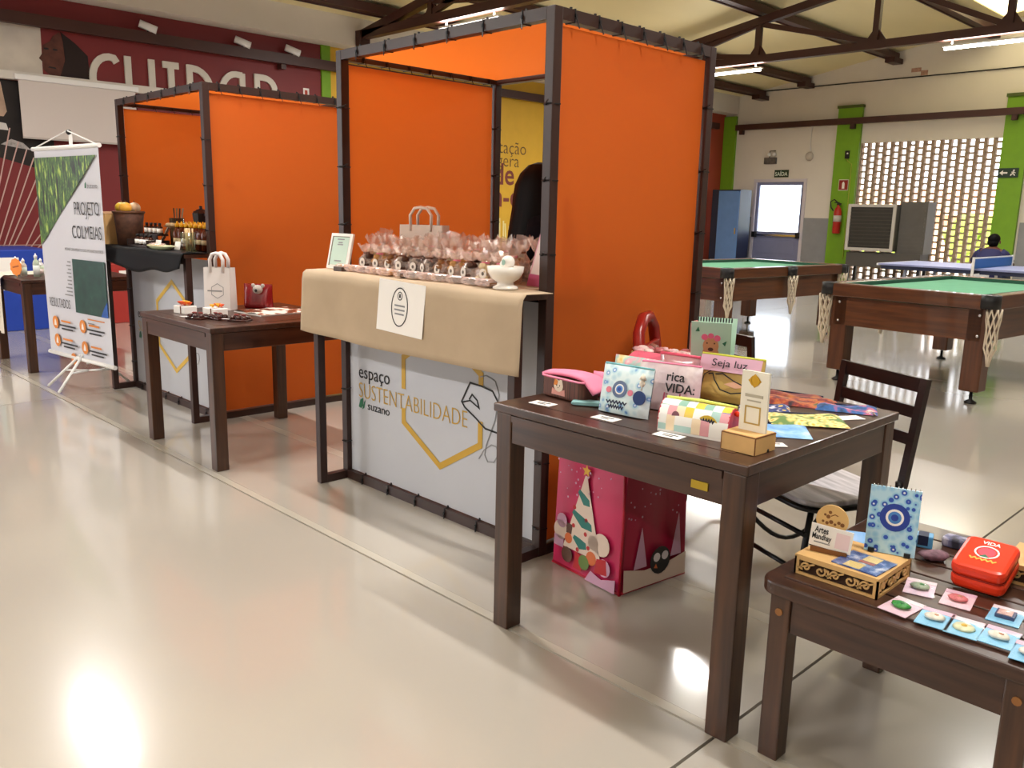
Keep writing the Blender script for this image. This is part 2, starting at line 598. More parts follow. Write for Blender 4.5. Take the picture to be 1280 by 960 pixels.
# door
FRAME = mat('door_frame_paint', '#cfc9d2', 0.4)
DPAN = mat('door_panel_paint', '#7f83a4', 0.45, var=0.04)
dr = bpy.data.objects.new('door_1', None); C.objects.link(dr)
dr.location = ((DX0 + DX1) / 2, YF, 0); dr['kind'] = 'structure'; dr['label'] = 'white framed exit door with a bright glass pane'
hw = (DX1 - DX0) / 2
obj('frame', MB().box(-hw, -hw + 0.07, -0.03, 0.10, 0, DZ).box(hw - 0.07, hw, -0.03, 0.10, 0, DZ).box(-hw + 0.07, hw - 0.07, -0.03, 0.10, DZ - 0.07, DZ), FRAME, dr)
obj('leaf', MB().box(-hw + 0.07, hw - 0.07, 0.02, 0.07, 0.01, 1.07).box(-hw + 0.07, -hw + 0.14, 0.02, 0.07, 1.07, DZ - 0.07).box(hw - 0.14, hw - 0.07, 0.02, 0.07, 1.07, DZ - 0.07).box(-hw + 0.14, hw - 0.14, 0.02, 0.07, DZ - 0.14, DZ - 0.07), DPAN, dr)
obj('raised_panel', MB().box(-hw + 0.2, hw - 0.2, 0.005, 0.025, 0.55, 0.86), DPAN, dr, bevel=0.006)
obj('raised_panel', MB().box(-hw + 0.2, hw - 0.2, 0.005, 0.025, 0.12, 0.46), DPAN, dr, bevel=0.006)
obj('glass_pane', MB().box(-hw + 0.14, hw - 0.14, 0.04, 0.05, 1.07, DZ - 0.14), GLASS, dr)
pb = obj('push_bar', MB().box(-hw + 0.10, hw - 0.10, -0.07, -0.03, 0.965, 1.01), CHROME, dr)
obj('bar_end', MB().box(-hw + 0.06, -hw + 0.15, -0.08, 0.02, 0.93, 1.06), BLACK, pb)
obj('bar_end', MB().box(hw - 0.15, hw - 0.06, -0.08, 0.02, 0.93, 1.06), BLACK, pb)

# ------------------------------------------------------------------ roof
ce = MB()
def roof_piece(x0, x1, y0, y1):
    vs = [(x0, y0, roofz(x0)), (x1, y0, roofz(x1)), (x1, y1, roofz(x1)), (x0, y1, roofz(x0))]
    ce.add(vs + [(a, b, c + 0.06) for a, b, c in vs], [(3, 2, 1, 0), (4, 5, 6, 7), (0, 1, 5, 4), (1, 2, 6, 5), (2, 3, 7, 6), (3, 0, 4, 7)])
SK = (-5.85, -4.95, 14.2, 18.6)
roof_piece(-12.6, SK[0], -9.6, 19.4)
roof_piece(SK[0], SK[1], -9.6, SK[2])
roof_piece(SK[0], SK[1], SK[3], 19.4)
roof_piece(SK[1], 0.0, -9.6, 19.4)
roof_piece(0.0, 8.6, -9.6, 19.4)
ceil = struct('ceiling', ce, CREAM)
z0, z1 = roofz(SK[0]), roofz(SK[1])
obj('skylight_sheet', MB().add([(SK[0], SK[2], z0 + 0.02), (SK[1], SK[2], z1 + 0.02), (SK[1], SK[3], z1 + 0.02), (SK[0], SK[3], z0 + 0.02)], [(0, 1, 2, 3)]), cloth_mat('skylight_fibreglass', '#f3e3b0', 0.9), ceil)
for px in (-11.0, -9.88, -7.95, -6.12, -4.2, -2.1):
    z = roofz(px)
    pu = obj('purlin', MB().box(px - 0.075, px + 0.075, -9.3, 18.95, z - 0.16, z - 0.04), TRUSS, ceil)
    obj('purlin_flange', MB().box(px - 0.10, px - 0.075, -9.3, 18.95, z - 0.18, z - 0.02), TRUSS, pu)
    obj('end_bracket', MB().box(px - 0.06, px + 0.14, 18.55, 18.99, z - 0.26, z - 0.16), TRUSS, pu)

def truss(y, lab):
    t = thing('roof_truss', lab, 'roof truss', (-6.0, y, 3.95), 0, 'steel roof trusses')
    obj('bottom_chord', MB().box(-5.64, 14.1, -0.06, 0.06, 0.0, 0.12), TRUSS, t)
    ch = MB()
    for a, b in ((-11.6, 0.0), (0.0, 8.1)):
        ch.beam((a + 6, 0, roofz(a) - 0.26 - 3.95), (b + 6, 0, roofz(b) - 0.26 - 3.95), 0.12, 0.12)
    obj('top_chord', ch, TRUSS, t)
    nodes = [-9.9, -8.0, -6.0, -4.15, -2.2, 0.0, 2.2, 4.2, 6.2]
    for k, n in enumerate(nodes):
        v = obj('vertical', MB().beam((n + 6, 0, 0.10), (n + 6, 0, roofz(n) - 0.28 - 3.95), 0.09, 0.09), TRUSS, t)
        obj('gusset', MB().prism([(-0.17, 0), (0.17, 0), (0.05, 0.17), (-0.05, 0.17)], 0.02, frame_m((n + 6, 0.01, 0.11), (1, 0, 0), (0, 0, 1))), TRUSS, v)
    for k in range(len(nodes) - 1):
        a, b = nodes[k], nodes[k + 1]
        if a >= 0:
            obj('diagonal', MB().beam((a + 6, 0, 0.1), (b + 6, 0, roofz(b) - 0.3 - 3.95), 0.06, 0.08), TRUSS, t)
        else:
            obj('diagonal', MB().beam((a + 6, 0, roofz(a) - 0.3 - 3.95), (b + 6, 0, 0.1), 0.06, 0.08), TRUSS, t)
    obj('diagonal', MB().beam((-4.1, 0, 0.1), (-2.0, 0, roofz(-8) - 0.3 - 3.95), 0.06, 0.08), TRUSS, t)
    obj('end_post', MB().box(-5.72, -5.52, -0.09, 0.09, -0.10, roofz(-11.6) - 3.95 - 0.2), TRUSS, t)
    return t
truss(13.5, 'dark brown steel roof truss spanning high above the pool tables')
truss(8.0, 'dark brown steel roof truss above the middle orange booth')
truss(2.5, 'dark brown steel roof truss right over the front of the booths')
truss(-3.0, 'dark brown steel roof truss over the open floor behind the viewer')

TUBE = emit_mat('fluorescent_tube', '#fffaf0', 14.0)
def lamp(x, y, lab, watt, length=1.2, rot=0.0, z=3.84):
    t = thing('fluorescent_lamp', lab, 'ceiling lamp', (x, y, z), rot, 'fluorescent lamps under the trusses')
    L = length / 2
    obj('housing', MB().box(-L, L, -0.045, 0.045, 0.02, 0.045), WHITEP, t)
    obj('tube', MB().tube([(-L + 0.02, 0, 0), (L - 0.02, 0, 0)], 0.02, 8), TUBE, t)
    for sx in (-1, 1):
        obj('hanger', MB().tube([(sx * (L - 0.12), 0, 0.045), (sx * (L - 0.12), 0, 0.12)], 0.012, 6), WHITEP, t)
    ld = bpy.data.lights.new('lamp_light', 'AREA')
    ld.shape = 'RECTANGLE'
    ld.size = length
    ld.size_y = 0.10
    ld.energy = watt
    ld.color = (1.0, 0.97, 0.925)
    lo = bpy.data.objects.new('lamp_light', ld)
    C.objects.link(lo)
    lo.parent = t
    lo.location = (0, 0, -0.03)
    lu = lo.copy()
    lu.data = ld.copy()
    lu.data.energy = watt * 0.22
    C.objects.link(lu)
    lu.parent = t
    lu.location = (0, 0, 0.06)
    lu.rotation_euler = (PI, 0, 0)
    return t
lamp(-8.5, 13.5, 'lit fluorescent tube under the far truss beside the booth corner', LAMP_W)
lamp(-4.4, 13.5, 'lit fluorescent tube under the far truss at the right', LAMP_W)
lamp(0.0, 13.5, 'lit fluorescent tube on the far truss beyond the right edge', LAMP_W)
lamp(-9.1, 8.0, 'lit fluorescent tube under the truss behind the middle booth roof', LAMP_W)
lamp(-5.4, 8.0, 'lit fluorescent tube on the truss behind the right orange panel', LAMP_W)
lamp(-1.4, 8.0, 'lit fluorescent tube above the near pool table', LAMP_W)
lamp(-8.3, 2.5, 'lit fluorescent tube over the left booth front', LAMP_W * 0.75)
lamp(-4.3, 2.5, 'lit fluorescent tube over the middle booth front', LAMP_W)
lamp(-0.3, 2.5, 'lit fluorescent tube over the small front bench', LAMP_W)
lamp(-8.3, -3.0, 'lit fluorescent tube over the open floor at left behind the viewer', LAMP_W * 2.4)
lamp(-3.4, -3.0, 'lit fluorescent tube over the open floor just behind the viewer', LAMP_W * 1.3)
lamp(0.6, -3.0, 'lit fluorescent tube over the open floor at right behind the viewer', LAMP_W * 1.3)

# ------------------------------------------------------------------ outside
struct('floor_outside', MB().box(-60, 60, 19.5, 90, -0.3, -0.02).box(-60, 60, -60, -9.5, -0.3, -0.02).box(8.5, 60, -9.5, 19.5, -0.3, -0.02).box(-60, -12.7, -9.5, 19.5, -0.3, -0.02), mat('outside_paving', '#d8cec2', 0.9, var=0.1))
h = thing('house', 'orange walled house seen in bits through the openwork brick screen', 'house', (-10.6, 29.0, 0))
obj('wall', MB().box(-3.2, 2.4, 0, 5, 0, 1.6), mat('orange_house_paint', '#efc09a', 0.8, var=0.1), h)
obj('roof', MB().add([(-3.5, -0.4, 1.6), (2.7, -0.4, 1.6), (2.7, 2.5, 2.5), (-3.5, 2.5, 2.5)], [(0, 1, 2, 3)]), mat('clay_tile', '#efae86', 0.8, var=0.2, vscale=8), h)
FOL = mat('sunlit_foliage', '#8aa33c', 0.8, var=0.4, vscale=8)
for i, (x, y, r) in enumerate(((-8.3, 27, 0.9), (-10.2, 25.5, 0.7))):
    b = MB()
    for k in range(26):
        b.ball((random.uniform(-r, r), random.uniform(-r, r) * 0.6, random.uniform(0.25, 1.5) * r), r * 0.42, nu=8, nv=5, jit=0.25)
    tag(obj('shrub', b, FOL, loc=(x, y, 0)), ('leafy shrub outside behind the right of the brick screen', 'leafy shrub outside in front of the orange house')[i], 'shrub', 'shrubs outside')

# ------------------------------------------------------------------ left wall graphics
gr = thing('wall_mural', 'painted mural with a dark head in profile on the maroon wall', 'mural', (XL + 0.002, 3.6, 2.94))
def wpoly(pts, m, name, parent, d=0.003, oy=3.6, oz=2.94):
    return obj(name, MB().prism([(a - oy, b - oz) for a, b in pts], d), m, parent, M=wallx((0, 0, 0)))
wpoly([(0.4, 3.40), (3.552, 3.501), (3.538, 2.94), (0.4, 2.94)], mat('pale_print', '#cfc6bb', 0.7, var=0.12, vscale=3), 'pale_backdrop', gr)
wpoly([(3.652, 3.344), (3.563, 3.288), (3.556, 3.199), (3.508, 3.127), (3.553, 3.082), (3.547, 3.008), (3.62, 2.943), (3.735, 2.942), (3.807, 3.115), (3.797, 3.365), (3.761, 3.463), (3.685, 3.407)], mat('face_print', '#5b3227', 0.7, var=0.35, vscale=9), 'face_print', gr, 0.006)
wpoly([(3.776, 3.472), (3.942, 3.357), (4.081, 3.226), (4.091, 2.939), (3.735, 2.935), (3.809, 3.145), (3.797, 3.365)], mat('hair_print', '#241310', 0.7), 'hair_print', gr, 0.007)
for a, b in ((3.60, 3.25), (3.70, 3.25)):
    wpoly(circ(a, b, 0.03, 10, 0.012), INK, 'eye_print', gr, 0.008)
wpoly([(3.60, 3.03), (3.70, 3.02), (3.69, 3.04), (3.62, 3.045)], INK, 'mouth_print', gr, 0.008)

bk = thing('dark_wall_panel', 'black printed panel on the maroon wall under the pale ledge', 'wall panel', (XL + 0.002, 3.3, 1.8))
obj('panel', MB().prism([(-3.2, 0.30), (-0.32, 0.115), (0.13, -0.01), (0.30, 0.0), (0.30, 1.03), (-3.2, 1.03)], 0.004), mat('dark_print', '#1e1613', 0.6, var=0.4, vscale=4), bk, M=wallx((0, 0, 0)))
obj('pale_detail', MB().prism([(-0.6, 0.62), (-0.24, 0.60), (-0.2, 0.66), (-0.24, 1.0), (-0.6, 1.0)], 0.005), mat('skin_print', '#b99d88', 0.7, var=0.2), bk, M=wallx((0, 0, 0)))
obj('pale_detail', MB().prism([(-0.6, 0.46), (-0.2, 0.44), (-0.22, 0.52), (-0.6, 0.58)], 0.006), mat('grey_white_print', '#d4cfcc', 0.7), bk, M=wallx((0, 0, 0)))
obj('pale_detail', MB().prism([(-0.3, 0.27), (-0.12, 0.24), (0.03, 0.22), (-0.05, 0.30), (-0.18, 0.34)], 0.006), mat('grey_white_print2', '#a8a29f', 0.7, var=0.4, vscale=20), bk, M=wallx((0, 0, 0)))
ry = thing('wall_line_pattern', 'fan of thin pale lines painted low on the maroon wall', 'wall pattern', (XL + 0.002, 3.0, 0.7))
LINEM = mat('pale_line_paint', '#c9a79e', 0.7)
rays = [[[3.115, 2.269], [2.958, 1.646]], [[3.198, 2.115], [2.931, 1.339]], [[3.28, 2.025], [2.897, 0.952]], [[3.353, 1.933], [2.968, 0.952]], [[3.414, 1.791], [3.029, 0.952]], [[3.46, 1.66], [3.092, 0.952]], [[3.52, 1.52], [3.151, 0.803]], [[3.60, 1.30], [3.175, 0.762]], [[3.70, 1.18], [3.219, 0.742]]]
for a, b in rays:
    dx, dz = a[0] - b[0], a[1] - b[1]
    k = (b[1] - 0.1) / dz
    b = [b[0] - dx * k, 0.1]
    obj('painted_line', MB().stroke([(b[0] - 3.0, b[1] - 0.7), (a[0] - 3.0, a[1] - 0.7)], 0.014, 0.006, 0.002), LINEM, ry, M=wallx((0, 0, 0)))
for zz in (0.86, 0.80, 0.745):
    obj('painted_line', MB().stroke([(-0.6, zz - 0.7), (0.5, zz - 0.7)], 0.008, 0.006, 0.002), LINEM, ry, M=wallx((0, 0, 0)))

LET = mat('white_letter', '#d8d2c8', 0.5)
ct = thing('wall_lettering', 'large white letters on the maroon wall above the left booth', 'lettering', (XL + 0.002, 4.0, 2.67))
def letter(parts, w=0.085):
    b = MB()
    for k, p in enumerate(parts):
        b.stroke([(a - 4.0, c - 2.67) for a, c in p], w, 0.0, 0.03 + 0.002 * k)
    return obj('letter', b, LET, ct, M=wallx((0, 0, 0)))
zt, zb = 3.25, 2.70
letter([[(4.43, 3.19)] + [(x, z) for x, z in circ(4.34, 2.975, 0.22, 14, 0.275, PI * 0.42, PI * 1.6)]])
letter([[(4.57, 3.29), (4.57, 2.86)] + circ(4.725, 2.86, 0.155, 10, 0.15, PI, 2 * PI) + [(4.88, 2.86), (4.88, 3.29)]])
letter([[(5.03, 3.25), (5.25, 3.25)], [(5.14, 3.25), (5.14, 2.7)], [(5.03, 2.7), (5.25, 2.7)]])
letter([[(5.40, 3.29), (5.40, 2.67)], [(5.37, 3.25)] + circ(5.44, 2.975, 0.26, 12, 0.275, PI / 2, -PI / 2) + [(5.37, 2.70)]])
letter([[(6.18, 2.68), (6.18, 3.27)], [(6.18, 3.24)] + circ(6.08, 2.97, 0.22, 14, 0.275, PI / 2, PI * 1.5) + [(6.18, 2.70)]])
letter([[(6.41, 3.29), (6.41, 2.67)], [(6.38, 3.25)] + circ(6.50, 3.10, 0.19, 12, 0.15, PI / 2, -PI / 2) + [(6.41, 2.95)], [(6.52, 2.95), (6.68, 2.67)]])
o = tag(obj('notice', MB().box(0, 0.005, -0.05, 0.05, -0.07, 0.07), PAPER, loc=(XL + 0.001, 7.235, 3.115)), 'small white notice on the maroon wall by the green strip', 'notice')
obj('notice_print', MB().box(0.005, 0.006, -0.025, 0.02, -0.04, 0.04), mat('red_ink', '#b5452f', 0.6), o)

# projection screen under the ledge
ps = thing('projection_screen', 'pale projection screen hanging below the ledge on the left wall', 'screen', (XL + 0.13, 3.8, 2.15))
obj('sheet', MB().box(0, 0.006, -0.58, 0.80, 0.02, 0.69), mat('screen_sheet', '#d3c9c4', 0.7), ps)
obj('bottom_bar', MB().box(-0.006, 0.012, -0.58, 0.80, 0.0, 0.022), mat('screen_bar', '#b9b0aa', 0.5), ps)
obj('case', MB().box(-0.03, 0.03, -0.62, 0.84, 0.683, 0.75), WHITEP, ps, bevel=0.01)

# yellow wall printing
yl = thing('wall_lettering', 'brown lettering printed on the yellow wall behind the booth', 'lettering', (XL + 0.002, 11.0, 1.7))
BRN = mat('dark_brown_letter', '#5d4326', 0.6)
PUR = mat('plum_letter', '#7d3a35', 0.6)
text('alimentação', 0.34, BRN, yl, wallx((0, 1.05, 0.78)), 'RIGHT', off=-0.003)
text('gera', 0.34, BRN, yl, wallx((0, 0.86, 0.54)), 'RIGHT', off=-0.003)
text('saúde e', 0.56, PUR, yl, wallx((0, 1.16, 0.21)), 'RIGHT', off=0.008)
text('bem-estar', 0.56, PUR, yl, wallx((0, 1.75, -0.20)), 'RIGHT', off=0.008)
wf_ = MB()
for i in range(16):
    wf_.stroke([(0.05 + i * 0.085, -1.2), (0.0 + i * 0.085 + 0.02 * (i % 3), -0.42 - 0.05 * (i % 4))], 0.035, 0, 0.004)
obj('white_strokes', wf_, mat('pale_yellow_stroke', '#f0e2a0', 0.6), yl, M=wallx((0, 0, 0)))
obj('dark_line', MB().stroke([(-1.5, -0.86), (3.0, -0.86)], 0.015, 0.005, 0.003), BRN, yl, M=wallx((0, 0, 0)))

# ------------------------------------------------------------------ far wall fittings
def sign_box(name, lab, cat, x, z, w, h, m, group=None):
    s = thing(name, lab, cat, (x, YF - 0.012, z), 0, group)
    obj('board', MB().box(-w / 2, w / 2, -0.008, 0.010, 0, h), m, s)
    return s
SG = mat('dark_green_sign', '#16301f', 0.5)
s = sign_box('exit_sign', 'dark green SAIDA exit sign above the white door', 'sign', -10.38, 2.34, 0.36, 0.17, SG)
text('SAÍDA', 0.125, mat('sign_white', '#dfe8dc', 0.5), s, front((-0.16, -0.009, 0.035)), width=0.32, off=0.002)
s = sign_box('exit_sign', 'dark green sign with a white left arrow on the right green pillar', 'sign', -5.50, 2.27, 0.36, 0.18, SG)
s.location.y = YF - 0.105
ar = MB().prism([(-0.15, 0.09), (-0.09, 0.14), (-0.09, 0.105), (-0.01, 0.105), (-0.01, 0.075), (-0.09, 0.075), (-0.09, 0.04)], 0.001)
obj('arrow', ar, PAPER, s, M=front((0, -0.0085, 0)))
obj('running_figure', MB().prism(circ(0.10, 0.135, 0.018, 8), 0.001).stroke([(0.10, 0.115), (0.085, 0.075), (0.06, 0.06), (0.05, 0.035)], 0.022).stroke([(0.085, 0.075), (0.11, 0.06), (0.125, 0.035)], 0.018).stroke([(0.06, 0.10), (0.10, 0.108), (0.135, 0.085)], 0.014), PAPER, s, M=front((0, -0.0085, 0)))
s = sign_box('fire_sign', 'red extinguisher sign on the green pillar above the extinguisher', 'sign', -8.80, 2.03, 0.22, 0.24, mat('sign_border', '#d8cfc2', 0.5))
s.location.y = YF - 0.105
obj('red_field', MB().box(-0.10, 0.10, -0.010, -0.008, 0.015, 0.225), mat('sign_red', '#8f1f16', 0.5), s)
obj('extinguisher_symbol', MB().prism([(-0.03, 0.04), (0.03, 0.04), (0.03, 0.15), (0.01, 0.19), (-0.01, 0.19), (-0.03, 0.15)], 0.001), PAPER, s, M=front((0, -0.0105, 0)))
s = sign_box('wall_switch', 'small black alarm box on the green pillar', 'switch', -8.78, 2.72, 0.10, 0.17, BLACK)
s.location.y = YF - 0.105
obj('button', MB().tube([(0.01, -0.02, 0.11), (0.01, -0.008, 0.11)], 0.018, 8), PAPER, s)
obj('conduit', MB().tube([(0.0, 0.0, 0.0), (0.02, 0.0, -0.05), (0.12, 0.0, -0.12), (0.13, 0.0, -2.2)], 0.010, 6), mat('yellow_conduit', '#a8b43a', 0.5), s)
s = thing('emergency_light', 'grey emergency light unit on the wall above the exit sign', 'emergency light', (-10.66, YF - 0.01, 2.65))
obj('box', MB().box(-0.17, 0.13, -0.07, 0.009, 0, 0.15), mat('grey_unit', '#5b5655', 0.5, var=0.3, vscale=20), s, bevel=0.005)
obj('lamp_head', MB().ball((-0.05, -0.05, 0.22), 0.045), WHITEP, s)
obj('lamp_head', MB().ball((0.08, -0.05, 0.22), 0.045), WHITEP, s)
obj('bracket', MB().tube([(-0.05, -0.03, 0.15), (-0.05, -0.03, 0.30), (0.10, -0.03, 0.30)], 0.010, 6), BLACK, s)
s = thing('bell', 'round pale alarm bell on the white wall beside the green pillar', 'bell', (-9.70, YF - 0.01, 2.80))
obj('dome', MB().ball((0, -0.03, 0), 0.10, 0.05, 0.10, 12, 8), mat('bell_grey', '#b6aea6', 0.4, var=0.15), s)
obj('cable', MB().tube([(0, -0.005, 0.08), (-0.02, -0.005, 0.35), (-0.01, -0.005, 0.70)], 0.008, 5), WHITEP, s)
# fire extinguisher
s = thing('fire_extinguisher', 'red fire extinguisher hung on the green pillar', 'fire extinguisher', (-8.83, YF - 0.19, 1.08))
obj('cylinder', MB().lathe([(0.0, 0.0), (0.075, 0.0), (0.085, 0.02), (0.085, 0.48), (0.06, 0.56), (0.03, 0.59), (0.03, 0.63)], n=14), mat('extinguisher_red', '#b32a22', 0.3), s)
obj('band', MB().lathe([(0.087, 0.26), (0.087, 0.40)], n=14), mat('silver_label', '#c9c2bd', 0.4), s)
obj('valve', MB().box(-0.03, 0.06, -0.02, 0.02, 0.62, 0.67).box(-0.09, 0.02, -0.012, 0.012, 0.67, 0.69), BLACK, s)
obj('hose', MB().tube([(0.03, 0, 0.64), (-0.10, -0.01, 0.75), (-0.19, 0, 0.70), (-0.17, 0, 0.58), (-0.10, -0.02, 0.50)], 0.014, 6), BLACK, s)
obj('bracket', MB().box(-0.03, 0.03, 0.08, 0.10, 0.2, 0.55), BLACK, s)
# metal cabinet in the corner
s = thing('metal_cabinet', 'tall blue metal cabinet in the far corner beside the door', 'cabinet', (-11.30, 18.35, 0))
CAB = mat('blue_cabinet_paint', '#5f86c4', 0.25, var=0.05)
obj('body', MB().box(-0.36, 0.40, -0.25, 0.25, 0.05, 2.03), mat('navy_cabinet_side', '#1c2340', 0.4), s)
obj('door_panel', MB().box(-0.17, 0.395, -0.27, -0.251, 0.08, 2.0), CAB, s, bevel=0.004)
obj('handle', MB().box(0.32, 0.35, -0.29, -0.27, 1.0, 1.14), CHROME, s)
obj('plinth', MB().box(-0.34, 0.38, -0.23, 0.23, 0, 0.05), BLACK, s)
# evaporative cooler
COOL = mat('cooler_grey', '#57534e', 0.5, var=0.08)
s = thing('evaporative_cooler', 'big boxy grey air cooler on a stand against the brick screen', 'air cooler', (-7.6, 18.25, 0), math.radians(4))
obj('fan_box', MB().box(-0.62, 0.36, -0.22, 0.30, 0.76, 1.72), COOL, s)
g = obj('front_frame', MB().box(-0.62, 0.36, -0.27, -0.22, 0.76, 0.82).box(-0.62, 0.36, -0.27, -0.22, 1.66, 1.72).box(-0.62, -0.56, -0.27, -0.22, 0.82, 1.66).box(0.30, 0.36, -0.27, -0.22, 0.82, 1.66), mat('pale_frame', '#b5b0aa', 0.4), s)
obj('dark_grille', MB().box(-0.56, 0.30, -0.235, -0.225, 0.82, 1.66), mat('grille_dark', '#2c2823', 0.6, var=0.2), s)
for k in range(11):
    obj('louvre', MB().box(-0.56, 0.30, -0.25, -0.236, 0.86 + k * 0.075, 0.875 + k * 0.075), mat('louvre', '#3d382f', 0.5) if k == 0 else bpy.data.materials['louvre'], s)
obj('pad_box', MB().box(0.40, 0.92, -0.10, 0.42, 0.72, 1.78), COOL, s)
for k in range(12):
    obj('pad_slat', MB().box(0.43, 0.88, -0.115, -0.10, 0.78 + k * 0.08, 0.82 + k * 0.08), COOL, s)
obj('water_tank', MB().box(-0.60, 0.90, -0.18, 0.36, 0.42, 0.72), mat('tank_grey', '#4b4743', 0.6), s)
for a, b in ((-0.56, -0.14), (0.86, -0.06), (-0.56, 0.30), (0.86, 0.32)):
    obj('leg', MB().box(a - 0.03, a + 0.03, b - 0.03, b + 0.03, 0, 0.42), BLACK, s)

# ------------------------------------------------------------------ pool tables
PWX = wood('pool_wood_x', '#47250f', '#66391a', 0.3, 'x', 4, 0.3)
PWY = wood('pool_wood_y', '#47250f', '#66391a', 0.3, 'y', 4, 0.3)
PWZ = wood('pool_wood_z', '#44220d', '#5f3418', 0.35, 'z', 4, 0.2)
BAIZE = mat('green_baize', '#5d9a78', 0.9, var=0.05)
BAIZED = mat('dark_green_cushion', '#1d4a38', 0.8)
NET = mat('net_cord', '#d9cbb4', 0.8)
def pool_table(loc, rot, lab):
    t = thing('pool_table', lab, 'pool table', loc, rot, 'pool tables')
    w, l, zt = 1.42, 2.30, 0.86
    x0, x1, y0, y1 = 0, w, 0, l
    for a, b in ((0.14, 0.14), (w - 0.14, 0.14), (0.14, l - 0.14), (w - 0.14, l - 0.14)):
        lg = obj('leg', MB().box(a - 0.075, a + 0.075, b - 0.075, b + 0.075, 0.10, zt - 0.10), PWZ, t, bevel=0.012)
        obj('levelling_foot', MB().lathe([(0.045, 0.0), (0.045, 0.012), (0.014, 0.03), (0.012, 0.10)], (a, b, 0), 10), BLACK, lg)
    for nm, bx, m in (('apron', (0.10, w - 0.10, 0.065, 0.095), PWX), ('apron', (0.10, w - 0.10, l - 0.095, l - 0.065), PWX), ('apron', (0.065, 0.095, 0.10, l - 0.10), PWY), ('apron', (w - 0.095, w - 0.065, 0.10, l - 0.10), PWY)):
        obj(nm, MB().box(bx[0], bx[1], bx[2], bx[3], zt - 0.36, zt - 0.12), m, t)
    rw = 0.11
    for bx, m in (((0.09, w - 0.09, 0.0, rw), PWX), ((0.09, w - 0.09, l - rw, l), PWX)):
        r = obj('rail', MB().box(bx[0], bx[1], bx[2], bx[3], zt - 0.11, zt), m, t, bevel=0.008)
    for bx in ((0.0, rw), (w - rw, w)):
        for yy0, yy1 in ((0.09, l / 2 - 0.05), (l / 2 + 0.05, l - 0.09)):
            obj('rail', MB().box(bx[0], bx[1], yy0, yy1, zt - 0.11, zt), PWY, t, bevel=0.008)
    obj('cushion', MB().box(0.12, w - 0.12, rw, rw + 0.04, zt - 0.05, zt - 0.005).box(0.12, w - 0.12, l - rw - 0.04, l - rw, zt - 0.05, zt - 0.005).box(rw, rw + 0.04, 0.15, l - 0.15, zt - 0.05, zt - 0.005).box(w - rw - 0.04, w - rw, 0.15, l - 0.15, zt - 0.05, zt - 0.005), BAIZED, t)
    obj('playing_surface', MB().box(0.09, w - 0.09, 0.09, l - 0.09, zt - 0.10, zt - 0.035), BAIZE, t)
    for a, b in ((0.05, 0.05), (w - 0.05, 0.05), (0.05, l - 0.05), (w - 0.05, l - 0.05), (0.01, l / 2), (w - 0.01, l / 2)):
        pk = obj('pocket', MB().lathe([(0.075, 0.0), (0.075, 0.10), (0.055, 0.105), (0.055, 0.0)], (a, b, zt - 0.10), 12), BLACK, t)
        ox = -0.06 if a < 0.5 else 0.06
        nb = MB()
        rings = [(0.055, 0.0), (0.05, -0.08), (0.042, -0.16), (0.040, -0.24), (0.045, -0.30), (0.02, -0.36), (0.008, -0.44)]
        for k in range(8):
            q = 2 * PI * k / 8
            nb.tube([(a + ox * 0.6 + r * math.cos(q + i * 0.4), b + r * math.sin(q + i * 0.4), zt - 0.10 + z) for i, (r, z) in enumerate(rings)], 0.006, 4)
            nb.tube([(a + ox * 0.6 + r * math.cos(q - i * 0.4), b + r * math.sin(q - i * 0.4), zt - 0.10 + z) for i, (r, z) in enumerate(rings)], 0.006, 4)
        obj('net', nb, NET, pk)
    for a in (0.13, w - 0.13):
        for zz in (zt - 0.16, zt - 0.32):
            obj('bolt', MB().ball((a + 0.01, 0.06, zz), 0.014, 0.008, 0.014, 8, 6), CHROME, t)
    return t
pool_table((-3.43, 7.15, 0), math.radians(-5), 'nearer wooden pool table with green baize and net pockets')
pool_table((-6.28, 8.10, 0), math.radians(-6), 'farther wooden pool table behind the orange booth corner')

# table tennis table
TT = mat('tennis_top', '#8f97c2', 0.35, var=0.05)
t = thing('tennis_table', 'blue table tennis table with net behind the pool tables', 'tennis table', (-4.05, 13.8, 0))
for sx in (-1, 1):
    obj('half_top', MB().box(min(sx * 0.01, sx * 1.37), max(sx * 0.01, sx * 1.37), -0.76, 0.76, 0.735, 0.76), TT, t)
    obj('edge_line', MB().box(sx * 1.37 - 0.012, sx * 1.37 + 0.012, -0.77, 0.77, 0.73, 0.762), WHITEP, t)
    obj('skirt', MB().box(min(sx * 0.05, sx * 1.33), max(sx * 0.05, sx * 1.33), -0.72, 0.72, 0.68, 0.734), NAVY, t)
    for yy in (-0.6, 0.6):
        obj('leg', MB().beam((sx * 1.1, yy, 0), (sx * 1.0, yy, 0.69), 0.04), mat('tennis_leg', '#8d94a6', 0.4), t)
obj('net_post', MB().box(-0.015, 0.015, -0.88, -0.85, 0.60, 0.92), WHITEP, t)
obj('net_post', MB().box(-0.015, 0.015, 0.85, 0.88, 0.60, 0.92), WHITEP, t)
n = obj('net', MB().box(-0.004, 0.004, -0.85, 0.85, 0.762, 0.90), mat('net_blue', '#2f66a8', 0.7), t)
obj('net_tape', MB().box(-0.007, 0.007, -0.85, 0.85, 0.895, 0.915), WHITEP, n)

